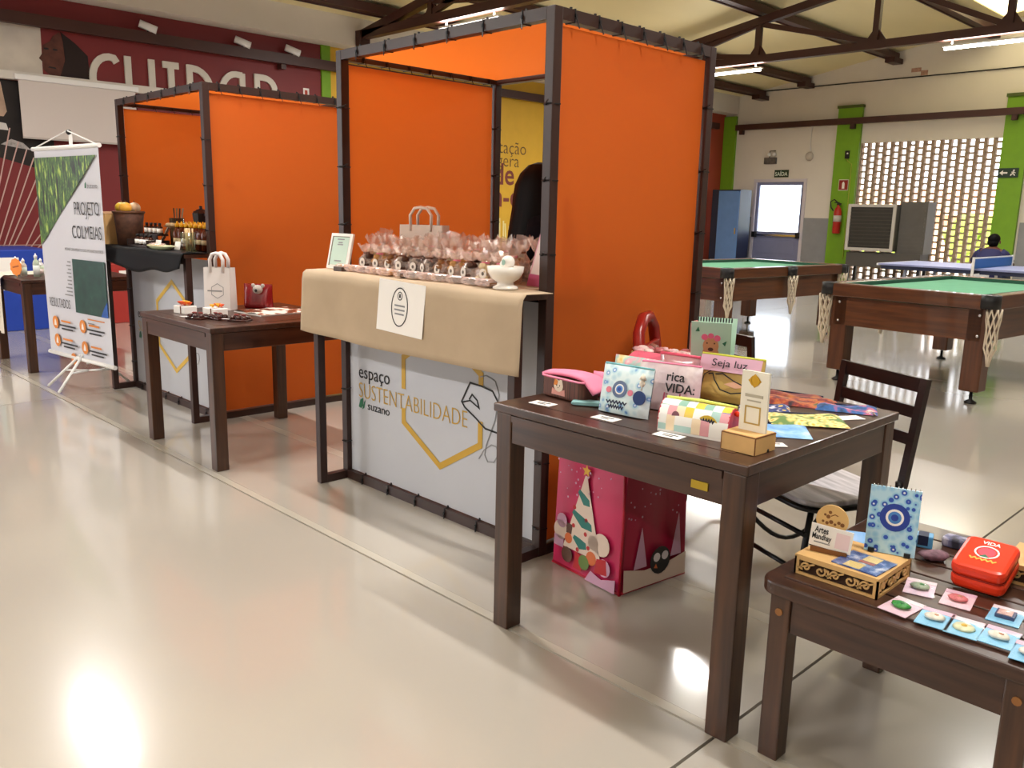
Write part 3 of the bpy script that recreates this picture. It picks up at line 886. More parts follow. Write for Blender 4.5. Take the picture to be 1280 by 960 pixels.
# ------------------------------------------------------------------ people
def skinned(name, joints, edges, m, parent, sub=2):
    me = bpy.data.meshes.new(name)
    me.from_pydata([j[0] for j in joints], edges, [])
    o = put(name, me, m, parent)
    sk = o.modifiers.new('skin', 'SKIN')
    sk.use_smooth_shade = True
    lay = me.skin_vertices[0] if me.skin_vertices else None
    if lay is None:
        bm = bmesh.new(); bm.from_mesh(me); bm.verts.layers.skin.verify(); bm.to_mesh(me); bm.free()
        lay = me.skin_vertices[0]
    for i, j in enumerate(joints):
        r = j[1]
        lay.data[i].radius = r if isinstance(r, tuple) else (r, r)
        lay.data[i].use_root = (i == 0)
    ss = o.modifiers.new('sub', 'SUBSURF')
    ss.levels = sub
    ss.render_levels = sub
    return o

def hand_chains(base, fwd, down, J, E, wrist, s=1.0):
    f = Vector(fwd).normalized(); d = Vector(down).normalized(); sd = f.cross(d)
    b = Vector(base)
    palm = len(J); J.append((tuple(b + f * 0.045), (0.030 * s, 0.016 * s))); E.append((wrist, palm))
    for k, (off, ln) in enumerate(((-0.030, 0.062), (-0.010, 0.072), (0.010, 0.068), (0.028, 0.052))):
        p0 = b + f * 0.085 + sd * off
        i0 = len(J)
        J.append((tuple(p0), 0.0095)); J.append((tuple(p0 + f * ln * 0.5 + d * 0.012), 0.0085)); J.append((tuple(p0 + f * ln * 0.85 + d * 0.035), 0.0075))
        E += [(palm, i0), (i0, i0 + 1), (i0 + 1, i0 + 2)]
    i0 = len(J)
    p0 = b + f * 0.03 - sd * 0.035
    J.append((tuple(p0), 0.011)); J.append((tuple(p0 + f * 0.035 - sd * 0.015 + d * 0.01), 0.009))
    E += [(palm, i0), (i0, i0 + 1)]

# standing person at the middle booth, back to the viewer
p = thing('person', 'person with long black hair in a black top, standing behind the counter', 'person', (-2.90, 3.02, 0), math.radians(135))
J = [((0, 0, 0.92), (0.15, 0.11)), ((0, 0, 1.08), (0.125, 0.095)), ((0, 0, 1.25), (0.145, 0.10)), ((0, 0.0, 1.345), (0.10, 0.075)), ((0, -0.005, 1.41), 0.048), ((0, -0.015, 1.48), 0.075), ((0, -0.015, 1.56), 0.075)]
E = [(0, 1), (1, 2), (2, 3), (3, 4), (4, 5), (5, 6)]
for sx in (-1, 1):
    i = len(J)
    J += [((sx * 0.155, 0, 1.325), 0.052), ((sx * 0.205, 0.0, 1.06), 0.042), ((sx * 0.20, -0.11, 0.86), 0.028)]
    E += [(3, i), (i, i + 1), (i + 1, i + 2)]
    hand_chains((sx * 0.20, -0.11, 0.86), (0, -0.5, -0.85), (0, -0.8, 0.3), J, E, i + 2)
    i = len(J)
    J += [((sx * 0.09, 0, 0.84), 0.085), ((sx * 0.095, -0.01, 0.47), 0.058), ((sx * 0.095, 0.01, 0.10), 0.038), ((sx * 0.10, -0.10, 0.035), 0.034)]
    E += [(0, i), (i, i + 1), (i + 1, i + 2), (i + 2, i + 3)]
body = skinned('body', J, E, SKIN, p)
def shell(prof, n=20, sq=0.72):
    b = MB()
    vs, fs = [], []
    for r, z, oy in prof:
        for k in range(n):
            q = 2 * PI * k / n
            vs.append((r * math.cos(q), oy + r * sq * math.sin(q), z))
    for i in range(len(prof) - 1):
        for k in range(n):
            l = (k + 1) % n
            fs.append((i * n + k, i * n + l, (i + 1) * n + l, (i + 1) * n + k))
    return b.add(vs, fs, True)
sh = shell([(0.185, 0.88, 0), (0.165, 1.05, 0), (0.185, 1.22, 0), (0.185, 1.30, 0), (0.13, 1.375, 0), (0.07, 1.40, 0)])
for sx in (-1, 1):
    sh.tube([(sx * 0.12, 0, 1.335), (sx * 0.175, 0, 1.29), (sx * 0.20, 0, 1.16)], [0.07, 0.072, 0.062], 12)
obj('shirt', sh, SHIRT, p)
obj('trousers', shell([(0.19, 0.9, 0), (0.19, 0.78, 0), (0.10, 0.76, 0)]).tube([(-0.09, 0, 0.84), (-0.095, -0.01, 0.47), (-0.095, 0.01, 0.09)], [0.105, 0.08, 0.06], 12).tube([(0.09, 0, 0.84), (0.095, -0.01, 0.47), (0.095, 0.01, 0.09)], [0.105, 0.08, 0.06], 12), NAVY, p)
hb = MB()
hv, hf = [], []
for i in range(13):
    a = i / 12
    if a < 0.35:
        t_ = a / 0.35
        r = 0.105 * math.sin(PI / 2 * min(1, t_ + 0.02)) + 0.004
        z = 1.455 + 0.155 * math.cos(PI / 2 * t_)
    else:
        t_ = (a - 0.35) / 0.65
        r = 0.105 + 0.055 * math.sin(PI * 0.5 * t_)
        z = 1.455 - 0.42 * t_
    for k in range(22):
        q = -0.55 + (PI + 1.1) * k / 21
        rr = r * (1 + 0.05 * math.sin(9 * q + 4 * a))
        hv.append((rr * math.cos(q), 0.01 + rr * 0.9 * math.sin(q), z))
for i in range(12):
    for k in range(21):
        hf.append((i * 22 + k, i * 22 + k + 1, (i + 1) * 22 + k + 1, (i + 1) * 22 + k))
hb.add(hv, hf, True)
ho = obj('hair', hb, HAIR, p)
ho.modifiers.new('solid', 'SOLIDIFY').thickness = 0.025
obj('face_features', MB().ball((0, -0.095, 1.50), 0.014, 0.022, 0.028, 8, 6).ball((-0.034, -0.082, 1.53), 0.012, 0.008, 0.007, 8, 6).ball((0.034, -0.082, 1.53), 0.012, 0.008, 0.007, 8, 6).ball((0, -0.085, 1.455), 0.024, 0.010, 0.008, 8, 6), mat('dark_features', '#5a2c22', 0.5), p)

# seated person beyond the tennis table
p = thing('person', 'person in a navy shirt sitting with back turned beside the green pillar', 'person', (-4.52, 15.15, 0), 0)
J = [((0, 0, 0.50), (0.16, 0.13)), ((0, 0.0, 0.68), (0.14, 0.11)), ((0, 0.06, 0.86), (0.155, 0.11)), ((0, 0.10, 0.95), (0.10, 0.08)), ((0, 0.13, 1.01), 0.05), ((0, 0.15, 1.07), 0.078), ((0, 0.14, 1.14), 0.078)]
E = [(0, 1), (1, 2), (2, 3), (3, 4), (4, 5), (5, 6)]
for sx in (-1, 1):
    i = len(J)
    J += [((sx * 0.175, 0.08, 0.92), 0.055), ((sx * 0.30, 0.18, 0.72), 0.045), ((sx * 0.16, 0.42, 0.74), 0.030)]
    E += [(3, i), (i, i + 1), (i + 1, i + 2)]
    hand_chains((sx * 0.16, 0.42, 0.74), (-sx * 0.3, 1, 0), (0, 0, -1), J, E, i + 2)
    i = len(J)
    J += [((sx * 0.10, 0.05, 0.50), 0.09), ((sx * 0.14, 0.45, 0.50), 0.065), ((sx * 0.14, 0.45, 0.10), 0.042), ((sx * 0.15, 0.57, 0.04), 0.038)]
    E += [(0, i), (i, i + 1), (i + 1, i + 2), (i + 2, i + 3)]
skinned('body', J, E, mat('dark_skin', '#5a3526', 0.5), p)
NSH = mat('navy_purple_shirt', '#20204a', 0.8)
sh = shell([(0.20, 0.46, 0.0), (0.18, 0.62, 0.0), (0.20, 0.78, 0.03), (0.21, 0.88, 0.06), (0.14, 0.98, 0.10), (0.07, 1.0, 0.12)], sq=0.8)
for sx in (-1, 1):
    sh.tube([(sx * 0.13, 0.08, 0.93), (sx * 0.19, 0.10, 0.89), (sx * 0.27, 0.16, 0.77)], [0.075, 0.075, 0.065], 12)
obj('shirt', sh, NSH, p)
obj('trousers', MB().tube([(-0.10, 0.02, 0.50), (-0.14, 0.45, 0.50), (-0.14, 0.45, 0.12)], [0.11, 0.085, 0.06], 12).tube([(0.10, 0.02, 0.50), (0.14, 0.45, 0.50), (0.14, 0.45, 0.12)], [0.11, 0.085, 0.06], 12), NAVY, p)
obj('hair', MB().ball((0, 0.125, 1.14), 0.092, 0.098, 0.088, 14, 10).ball((0, 0.10, 1.08), 0.082, 0.07, 0.07, 12, 8), HAIR, p)
obj('face_features', MB().ball((0, 0.235, 1.09), 0.014, 0.02, 0.024, 8, 6).ball((-0.034, 0.222, 1.12), 0.012, 0.008, 0.007, 8, 6).ball((0.034, 0.222, 1.12), 0.012, 0.008, 0.007, 8, 6).ball((0, 0.222, 1.045), 0.024, 0.010, 0.008, 8, 6), bpy.data.materials['dark_features'], p)
obj('ear', MB().ball((-0.09, 0.14, 1.09), 0.012, 0.02, 0.03, 8, 6).ball((0.09, 0.14, 1.09), 0.012, 0.02, 0.03, 8, 6), bpy.data.materials['dark_skin'], p)
c = thing('plastic_chair', 'white plastic chair under the seated person', 'chair', (-4.52, 15.10, 0))
obj('seat', MB().box(-0.21, 0.21, -0.18, 0.30, 0.40, 0.43), WHITEP, c, bevel=0.01)
obj('backrest', MB().tube([(-0.22, -0.20, 0.42), (-0.21, -0.24, 0.66), (-0.12, -0.26, 0.77), (0, -0.265, 0.79), (0.12, -0.26, 0.77), (0.21, -0.24, 0.66), (0.22, -0.20, 0.42)], 0.022, 8).box(-0.12, 0.12, -0.265, -0.245, 0.44, 0.77), WHITEP, c)
for a, b in ((-0.19, -0.16), (0.19, -0.16), (-0.19, 0.27), (0.19, 0.27)):
    obj('leg', MB().tube([(a, b, 0.41), (a * 1.15, b * 1.1, 0)], [0.024, 0.016], 8), WHITEP, c)

# ------------------------------------------------------------------ booths
BT = 0.045
tie_me = None
def tie_mesh():
    b = MB()
    h = BT / 2 + 0.0015
    b.box(-0.0025, 0.0025, -h, h, h - 0.001, h + 0.001).box(-0.0025, 0.0025, -h, h, -h - 0.001, -h + 0.001)
    b.box(-0.0025, 0.0025, h - 0.001, h + 0.001, -h, h).box(-0.0025, 0.0025, -h - 0.001, -h + 0.001, -h, h)
    b.box(-0.005, 0.005, -h - 0.007, -h, -0.006, 0.006).box(-0.004, 0.004, -0.004, 0.004, h, h + 0.010)
    b.beam((0, -h - 0.005, -0.004), (0.012, -h - 0.012, -0.045), 0.004)
    return b.mesh('cable_tie')
tie_me = tie_mesh()

def booth(x0, y0, lab, gold):
    W, D, H = 1.45, 1.07, 2.145
    r = thing('exhibition_booth', lab, 'booth', (x0, y0, 0), 0, 'orange exhibition booths')
    h = BT / 2
    for a, b in ((0, 0), (W - BT, 0), (0, D - BT), (W - BT, D - BT)):
        obj('post', MB().box(a, a + BT, b, b + BT, 0, H), STEEL, r, bevel=0.003)
    for z in (0.0, H - BT):
        if z > 0:
            for b in (0, D - BT):
                obj('cross_rail', MB().box(BT, W - BT, b + 0.001, b + BT - 0.001, z, z + BT - 0.001), STEEL, r)
        else:
            obj('cross_rail', MB().box(BT, W - BT, 0.001, BT - 0.001, z, z + BT), STEEL, r)
        for a in (0, W - BT):
            obj('side_rail', MB().box(a + 0.001, a + BT - 0.001, BT, D - BT, z, z + BT - 0.001), STEEL, r)
    # counter frame in front
    for a in (0.0, W - BT):
        obj('counter_leg', MB().box(a, a + BT * 0.9, -0.16, -0.16 + BT * 0.9, 0, 1.07), STEEL, r, bevel=0.003)
        obj('counter_foot_rail', MB().box(a + 0.002, a + BT * 0.88, -0.12, 0.0, 0, BT * 0.9), STEEL, r)
    obj('counter_rail', MB().box(BT, W - BT, -0.158, -0.16 + BT * 0.9, 1.03, 1.07), STEEL, r)
    obj('counter_top', MB().box(-0.01, W + 0.01, -0.175, -0.003, 1.07, 1.094).box(BT + 0.01, W - BT - 0.01, -0.003, 0.34, 1.07, 1.094), WOODX, r)
    # cloth panels tied inside the frame
    def side(px, sgn):
        def fn(u, v):
            y = BT + 0.008 + u * (D - 2 * BT - 0.016)
            z = BT + 0.006 + v * (H - 2 * BT - 0.022)
            bulge = 0.010 * math.sin(PI * u) * math.sin(PI * v) + 0.003 * math.sin(7 * u + 5 * v) * math.sin(PI * v) * math.sin(PI * u)
            return (px + sgn * bulge, y, z)
        return MB().grid(fn, 14, 24)
    obj('side_panel', side(h, 1), ORANGE, r)
    obj('side_panel', side(W - h, -1), ORANGE, r)
    def roof(u, v):
        return (BT + 0.006 + u * (W - 2 * BT - 0.012), BT + 0.006 + v * (D - 2 * BT - 0.012), H - h - 0.02 * math.sin(PI * u) * math.sin(PI * v))
    obj('roof_panel', MB().grid(roof, 16, 12), ORANGE, r)
    # white printed front banner
    def fr(u, v):
        x = BT + 0.006 + u * (W - 2 * BT - 0.012)
        z = BT + 0.004 + v * 1.0
        return (x, h - 0.0012 * math.sin(PI * u) * math.sin(3 * PI * v) * math.sin(9 * u), z)
    fb = obj('front_banner', MB().grid(fr, 24, 14), VINYL, r)
    Fp = front((0, h - 0.0016, 0))
    hexc = (0.78, 0.55)
    R = 0.318
    hp = [(hexc[0] + R * math.sin(k * PI / 3), hexc[1] + R * math.cos(k * PI / 3)) for k in range(6)]
    L0, L1 = hp[5], hp[4]                      # upper-left and lower-left corners
    pts = [(L0[0], 0.555), L0, hp[0], hp[1], (hp[1][0], 0.66)]
    pts2 = [(L0[0], 0.46), L1, hp[3], hp[2], (hp[2][0], 0.50)]
    obj('hexagon_print', MB().stroke(pts, 0.030, 0, 0.0008), gold, fb, M=Fp)
    obj('hexagon_print', MB().stroke(pts2, 0.030, 0, 0.0008), gold, fb, M=Fp)
    text('espaço', 0.098, INK, fb, front((0.13, h - 0.0022, 0.555)), width=0.262)
    text('SUSTENTABILIDADE', 0.115, gold, fb, front((0.13, h - 0.0030, 0.452)), width=0.84, off=-0.002)
    text('suzano', 0.062, INK, fb, front((0.205, h - 0.0022, 0.398)), width=0.185)
    obj('leaf_print', MB().prism([(0.125, 0.40), (0.14, 0.44), (0.165, 0.452), (0.163, 0.41), (0.145, 0.395)], 0.0008).prism([(0.155, 0.39), (0.172, 0.40), (0.185, 0.445), (0.172, 0.43)], 0.0008), LEAFG, fb, M=Fp)
    ox = 3.72
    hand = [(-2.546, 0.469), (-2.633, 0.474), (-2.699, 0.511), (-2.77, 0.546), (-2.79, 0.568), (-2.735, 0.662), (-2.661, 0.658), (-2.59, 0.647), (-2.554, 0.604)]
    thumb = [(-2.784, 0.566), (-2.733, 0.582), (-2.675, 0.558), (-2.688, 0.59), (-2.721, 0.611), (-2.74, 0.585)]
    thread = [(-2.67, 0.697), (-2.631, 0.71), (-2.575, 0.693), (-2.549, 0.638), (-2.571, 0.525), (-2.624, 0.402), (-2.634, 0.355), (-2.614, 0.328), (-2.574, 0.335), (-2.548, 0.374), (-2.56, 0.407), (-2.592, 0.409), (-2.639, 0.376), (-2.671, 0.329)]
    obj('hand_drawing', MB().stroke([(a + ox, b) for a, b in hand], 0.008, 0, 0.001).stroke([(a + ox, b) for a, b in thumb], 0.007, 0, 0.001), INK, fb, M=Fp)
    obj('thread_drawing', MB().stroke([(a + ox, b) for a, b in thread], 0.005, 0, 0.001), GREYINK, fb, M=Fp)
    # cable ties
    def tie(p, ax, flip=0):
        if ax == 'x':
            rot = (0, 0, flip)
        elif ax == 'z':
            rot = (0, -PI / 2, flip)
        else:
            rot = (0, 0, PI / 2 + flip)
        put('cable_tie', tie_me, BLACK, r, loc=p, rot=rot)
    for k in range(6):
        tie((0.18 + k * 0.22, h, H - h), 'x')
        tie((0.18 + k * 0.22, h, h), 'x')
    for k in range(7):
        tie((W - h, 0.11 + k * 0.14, H - h), 'y', 0)
        tie((h, 0.13 + k * 0.14, H - h), 'y', 0)
    for k in range(7):
        tie((W - h, D - h, 0.2 + k * 0.28), 'z')
        tie((h, h, 0.2 + k * 0.28), 'z', 0.4)
        if k > 3 or k < 2:
            tie((W - h, h, 0.12 + k * 0.28), 'z', -0.4)
        tie((h, D - h, 0.3 + k * 0.26), 'z', 0.3)
    return r
booth(-3.72, 2.41, 'orange booth in the middle with a beige cloth over its counter', GOLD)
booth(-6.72, 2.45, 'orange booth at the left with a black cloth over its counter', GOLD2)

# cloths on the counters
def cloth(name, lab, cat, m, x0, x1, yb, yf, zt, drop, hem, parent=None, bulge=0.012):
    def fn(u, v):
        x = x0 + u * (x1 - x0)
        top = (yb - yf)
        L = top + drop(u)
        s = v * L
        if s < top:
            y, z = yb - s, zt + 0.002 * math.sin(14 * u + 9 * v)
            if y > yf + 0.17:
                x = x0 + 0.085 + u * (x1 - x0 - 0.215)
        else:
            d = s - top
            k = d / drop(u)
            y = yf - 0.008 * min(1, d / 0.03) - hem * k - bulge * k * (0.5 + 0.5 * math.sin(17 * u + 1.5 * math.sin(5 * u)))
            z = zt - d
            x += 0.01 * k * (u - 0.5)
        return (x, y, z)
    o = obj(name, MB().grid(fn, 60, 26), m)
    o.modifiers.new('solid', 'SOLIDIFY').thickness = 0.003
    return tag(o, lab, cat)
cloth('tablecloth', 'beige cloth draped over the middle booth counter', 'tablecloth', BEIGE, -3.745, -2.205, 2.66, 2.222, 1.099, lambda u: 0.30 + 0.012 * math.sin(3 * u), 0.01)
cloth('counter_cloth', 'shiny black cloth sagging over the left booth counter', 'tablecloth', CLOTHBLK, -6.73, -5.245, 2.68, 2.262, 1.099, lambda u: 0.085 + 0.055 * math.sin(PI * u) ** 1.5 + 0.03 * math.sin(9 * u) ** 2 * u, 0.012, bulge=0.012)

# paper sheet pinned on the beige cloth
s = thing('paper_notice', 'white paper with an oval emblem pinned to the front of the beige cloth', 'notice', (-2.94, 2.196, 0.873))
sm = Matrix.Rotation(math.radians(-2), 4, 'Y')
obj('sheet', MB().box(-0.162, 0.162, -0.001, 0.001, 0, 0.225), PAPER, s, rot=(math.radians(-4), math.radians(2), 0))
ov = obj('oval_emblem', MB().stroke(circ(0, 0.115, 0.056, 28, 0.082), 0.005, 0, 0.0006, closed=True).stroke(circ(0, 0.163, 0.015, 14, 0.017), 0.0035, 0, 0.0006, closed=True).prism([(-0.006, 0.155), (0.006, 0.155), (0.004, 0.172), (-0.004, 0.172)], 0.0006), INK, s, M=Matrix.Rotation(math.radians(-4), 4, 'X') @ front((0, -0.002, 0)))
for k, (w, zz) in enumerate(((0.074, 0.122), (0.074, 0.104), (0.066, 0.086))):
    obj('print_line', MB().stroke([(-w / 2 + 0.002, zz), (w / 2, zz - 0.002)], 0.007, 0, 0.0006), GREYINK, s, M=Matrix.Rotation(math.radians(-4), 4, 'X') @ front((0, -0.002, 0)))

# ------------------------------------------------------------------ wooden tables
def table(x0, x1, y0, y1, zt, lab, plate=None):
    t = thing('wooden_table', lab, 'table', (x0, y0, 0), 0, 'dark wooden tables')
    w, d = x1 - x0, y1 - y0
    lg = 0.068
    obj('table_top', MB().box(0, w, 0, d, zt - 0.028, zt), WOODX, t, bevel=0.004)
    for k in range(3):
        obj('top_plank', MB().box(0.09, w - 0.09, 0.075 + k * (d - 0.15) / 3 + 0.002, 0.075 + (k + 1) * (d - 0.15) / 3 - 0.002, zt - 0.001, zt + 0.0012), WOODX, t)
    for a, b in ((0.008, 0.008), (w - lg - 0.008, 0.008), (0.008, d - lg - 0.008), (w - lg - 0.008, d - lg - 0.008)):
        obj('leg', MB().box(a, a + lg, b, b + lg, 0, zt - 0.029), WOODZ, t, bevel=0.004)
    for bx, m in (((lg + 0.009, w - lg - 0.009, 0.012, 0.034), WOODX), ((lg + 0.009, w - lg - 0.009, d - 0.034, d - 0.012), WOODX), ((0.012, 0.034, lg + 0.009, d - lg - 0.009), WOODY), ((w - 0.034, w - 0.012, lg + 0.009, d - lg - 0.009), WOODY)):
        obj('apron', MB().box(bx[0], bx[1], bx[2], bx[3], zt - 0.125, zt - 0.030), m, t, bevel=0.002)
    obj('trim_strip', MB().box(lg + 0.01, w - lg - 0.01, 0.006, 0.012, zt - 0.052, zt - 0.032), WOODX, t)
    if plate:
        obj('asset_tag', MB().box(plate - 0.026, plate + 0.026, 0.008, 0.0115, zt - 0.098, zt - 0.076), mat('yellow_tag', '#a98c1a', 0.4, var=0.1), t, label='small yellow asset tag')
    return t
table(-1.985, -1.045, 1.868, 2.812, 0.785, 'dark wooden table in front full of pouches and cases', 0.795)
table(-5.125, -4.195, 1.930, 2.850, 0.775, 'dark wooden table between the booths with a white paper bag')
table(-8.66, -7.72, 1.985, 2.92, 0.77, 'dark wooden table at the far left behind the tall banner')

# low bench table at the right
t = thing('low_table', 'low dark wooden table in the right corner with handmade cards', 'table', (-1.005, 1.885, 0))
bw, bd, bz = 0.66, 0.74, 0.50
tp = MB()
def rr(x0, x1, y0, y1, r, n=6):
    o = []
    for cx, cy, a in ((x1 - r, y1 - r, 0), (x0 + r, y1 - r, PI / 2), (x0 + r, y0 + r, PI), (x1 - r, y0 + r, 1.5 * PI)):
        o += [(cx + r * math.cos(a + PI / 2 * k / n), cy + r * math.sin(a + PI / 2 * k / n)) for k in range(n + 1)]
    return o
obj('table_frame', MB().prism(rr(0, bw, 0, bd, 0.05), 0.036, None, bz - 0.038), WOODX, t, bevel=0.006)
for k in range(7):
    obj('top_slat', MB().box(0.05, bw - 0.05, 0.045 + k * 0.094, 0.045 + k * 0.094 + 0.086, bz - 0.004, bz + 0.004), WOODX, t, bevel=0.002)
for a, b in ((0.03, 0.02), (bw - 0.085, 0.02), (0.03, bd - 0.075), (bw - 0.085, bd - 0.075)):
    lgo = obj('leg', MB().box(a, a + 0.055, b, b + 0.055, 0, bz - 0.039), WOODZ, t, bevel=0.004)
    obj('dowel_cap', MB().tube([(a + 0.027, b - 0.003, bz - 0.085), (a + 0.027, b + 0.002, bz - 0.085)], 0.010, 10), mat('dowel', '#8a5a2c', 0.5) if 'dowel' not in bpy.data.materials else bpy.data.materials['dowel'], lgo)
for bx, m in (((0.086, bw - 0.086, 0.028, 0.05), WOODX), ((0.086, bw - 0.086, bd - 0.05, bd - 0.028), WOODX), ((0.035, 0.055, 0.076, bd - 0.076), WOODY), ((bw - 0.055, bw - 0.035, 0.076, bd - 0.076), WOODY)):
    obj('apron', MB().box(bx[0], bx[1], bx[2], bx[3], bz - 0.135, bz - 0.04), m, t)

# ------------------------------------------------------------------ chairs
DKW = wood('black_brown_wood', '#170e0c', '#2b1917', 0.4, 'x')
BLKM = mat('black_metal_tube', '#1a1a1c', 0.35, metal=0.3)
def slat_chair(loc, rot, lab):
    c = thing('slatted_chair', lab, 'chair', loc, rot, 'black slat back chairs')
    w = 0.19
    for sx in (-1, 1):
        obj('back_post', MB().beam((sx * w, 0.0, 0.42), (sx * (w + 0.005), 0.055, 0.865), 0.030, 0.022), DKW, c)
        # curved metal side with front and rear legs
        obj('leg', MB().tube([(sx * (w - 0.02), -0.36, 0.43), (sx * (w - 0.02), -0.38, 0.25), (sx * (w + 0.02), -0.42, 0.0)], 0.011, 8), BLKM, c)
        obj('leg', MB().tube([(sx * w, -0.01, 0.50), (sx * w, 0.02, 0.25), (sx * (w + 0.02), 0.10, 0.0)], 0.011, 8), BLKM, c)
        obj('curved_brace', MB().tube([(sx * (w - 0.01 * math.sin(PI * k / 12)), 0.03 - 0.40 * k / 12, 0.26 - 0.12 * math.sin(PI * k / 12) + 0.06 * k / 12) for k in range(13)], 0.009, 8), BLKM, c)
    obj('back_slat', MB().beam((-w, 0.052, 0.84), (w, 0.052, 0.84), 0.016, 0.050), DKW, c)
    obj('back_slat', MB().beam((-w, 0.040, 0.745), (w, 0.040, 0.745), 0.016, 0.042), DKW, c)
    obj('back_slat', MB().beam((-w, 0.028, 0.65), (w, 0.028, 0.65), 0.016, 0.042), DKW, c)
    obj('seat', MB().prism(rr(-0.20, 0.20, -0.39, 0.01, 0.08), 0.022, None, 0.435), mat('pale_seat', '#c9c4c8', 0.5, var=0.35, vscale=5, stretch=(1, 8, 1)) if 'pale_seat' not in bpy.data.materials else bpy.data.materials['pale_seat'], c, bevel=0.006)
    obj('seat_ring', MB().tube([(a, b, 0.43) for a, b in rr(-0.205, 0.205, -0.395, 0.015, 0.085)], 0.011, 8, closed=True), BLKM, c)
    obj('stretcher', MB().tube([(-w + 0.01, -0.385, 0.20), (w - 0.01, -0.385, 0.20)], 0.009, 8), BLKM, c)
    obj('foot_ring', MB().tube([(-w + 0.01, -0.385, 0.34), (w - 0.01, -0.385, 0.34)], 0.009, 8), BLKM, c)
    return c
slat_chair((-1.255, 3.07, 0), math.radians(-24), 'black slat back chair tucked behind the front table')
slat_chair((-2.16, 3.58, 0), math.radians(165), 'black slat back chair half hidden behind the green calendar')
# red plastic chair
REDD = mat('dark_red_plastic', '#8e1d17', 0.28)
c = thing('plastic_chair', 'dark red plastic chair standing against the orange panel', 'chair', (-2.13, 2.95, 0), math.radians(113))
obj('backrest', MB().tube([(-0.17, -0.03, 0.42), (-0.165, 0.02, 0.70), (-0.13, 0.045, 0.92), (-0.05, 0.05, 0.972), (0.05, 0.05, 0.972), (0.13, 0.045, 0.92), (0.165, 0.02, 0.70), (0.17, -0.03, 0.42)], 0.026, 10), REDD, c)
obj('back_bar', MB().box(-0.15, 0.15, 0.015, 0.035, 0.80, 0.87), REDD, c, bevel=0.008)
obj('back_bar', MB().box(-0.15, 0.15, 0.0, 0.02, 0.62, 0.69), REDD, c, bevel=0.008)
obj('seat', MB().prism(rr(-0.19, 0.19, -0.40, 0.0, 0.05), 0.03, None, 0.40), REDD, c, bevel=0.008)
for a, b in ((-0.16, -0.37), (0.16, -0.37), (-0.16, -0.03), (0.16, -0.03)):
    obj('leg', MB().tube([(a, b, 0.41), (a * 1.2, b + (0.03 if b > -0.2 else -0.03), 0.0)], [0.026, 0.018], 8), REDD, c)

# ------------------------------------------------------------------ pink shopping bag under the front table
PB = mat('pink_bag', '#c02a58', 0.35, var=0.06, vscale=3)
PBD = mat('crimson_bag_side', '#a5183c', 0.35, var=0.08, vscale=3)
b_ = thing('shopping_bag', 'big pink shopping bag with a christmas tree print under the front table', 'bag', (-1.82, 2.375, 0), math.radians(-7))
bw_, bd_, bh_ = 0.385, 0.36, 0.52
def bagface(fx):
    return MB().grid(fx, 8, 8)
obj('front_face', bagface(lambda u, v: (-bw_ + u * bw_, -0.012 * math.sin(PI * u) * math.sin(PI * v) + 0.02 * v, v * bh_)), PB, b_)
obj('side_face', bagface(lambda u, v: (0.012 * math.sin(2 * PI * u) * math.sin(PI * v) - 0.02 * v, u * bd_ + 0.02 * v * (1 - u), v * bh_)), PBD, b_)
obj('back_face', bagface(lambda u, v: (-bw_ + u * bw_ - 0.02 * v * u, bd_ - 0.01 * v, v * bh_)), PB, b_)
obj('side_face', bagface(lambda u, v: (-bw_ - 0.005 * math.sin(PI * u), u * bd_ + 0.02 * v * (1 - u), v * bh_)), PBD, b_)
obj('base', MB().box(-bw_, 0, 0, bd_, 0.0, 0.004), PBD, b_)
obj('piping', MB().tube([(0.002, -0.002, 0.0), (0.0, 0.006, 0.3), (-0.018, 0.018, bh_)], 0.006, 6).tube([(-bw_, 0, 0.004), (0, 0, 0.004), (0, bd_, 0.004)], 0.006, 6), mat('red_piping', '#b0122e', 0.4), b_)
Fb = frame_m((-bw_, -0.016, 0), (1, 0, 0), (0, 0.03, 1))
PC = {k: mat('print_' + k, v, 0.4) for k, v in dict(cream='#d9c3b4', green='#1f6e66', red='#b3242a', gold='#d8a53a', white='#d8cfd2', brown='#5a3a2c', orange='#cf6a3a', lilac='#c79ab4', black='#1f1c1e', teal='#3f8f86', olive='#5f7a3a').items()}
def deco(name, polys, m, parent, M, d=0.0008, z0=0.0):
    if name == 'snowflake_print':
        b = MB()
        for p in polys:
            b.prism(p, d, M, z0)
        o = obj(name, b, m, parent)
        o['kind'] = 'stuff'
        return o
    for p in polys:
        o = obj(name, MB().prism(p, d, M, z0), m, parent)
    return o
star = [(0.185 + (0.026 if k % 2 == 0 else 0.011) * math.sin(k * PI / 5), 0.435 + (0.026 if k % 2 == 0 else 0.011) * math.cos(k * PI / 5)) for k in range(10)]
tr_ = deco('tree_print', [[(0.075, 0.10), (0.29, 0.10), (0.19, 0.415), (0.18, 0.415)]], PC['cream'], b_, Fb)
for (xa, za, xb, zb2, th) in ((0.145, 0.34, 0.215, 0.30, 0.035), (0.118, 0.25, 0.235, 0.205, 0.038), (0.13, 0.15, 0.21, 0.125, 0.035)):
    mid = ((xa + xb) / 2, (za + zb2) / 2)
    deco('garland_print', [[(xa, za), (mid[0], mid[1] - 0.022), (xb, zb2), (xb - 0.005, zb2 + th * 0.7), (mid[0], mid[1] + th * 0.6), (xa + 0.008, za + th * 0.4)]], PC['green'], tr_, Fb, 0.0016)
deco('bauble_print', [circ(a, c, 0.009, 10) for a, c in ((0.13, 0.275), (0.20, 0.24), (0.13, 0.20), (0.20, 0.185), (0.16, 0.11), (0.22, 0.135))], PC['red'], tr_, Fb, 0.0016)
deco('star_print', [star], PC['gold'], b_, Fb)
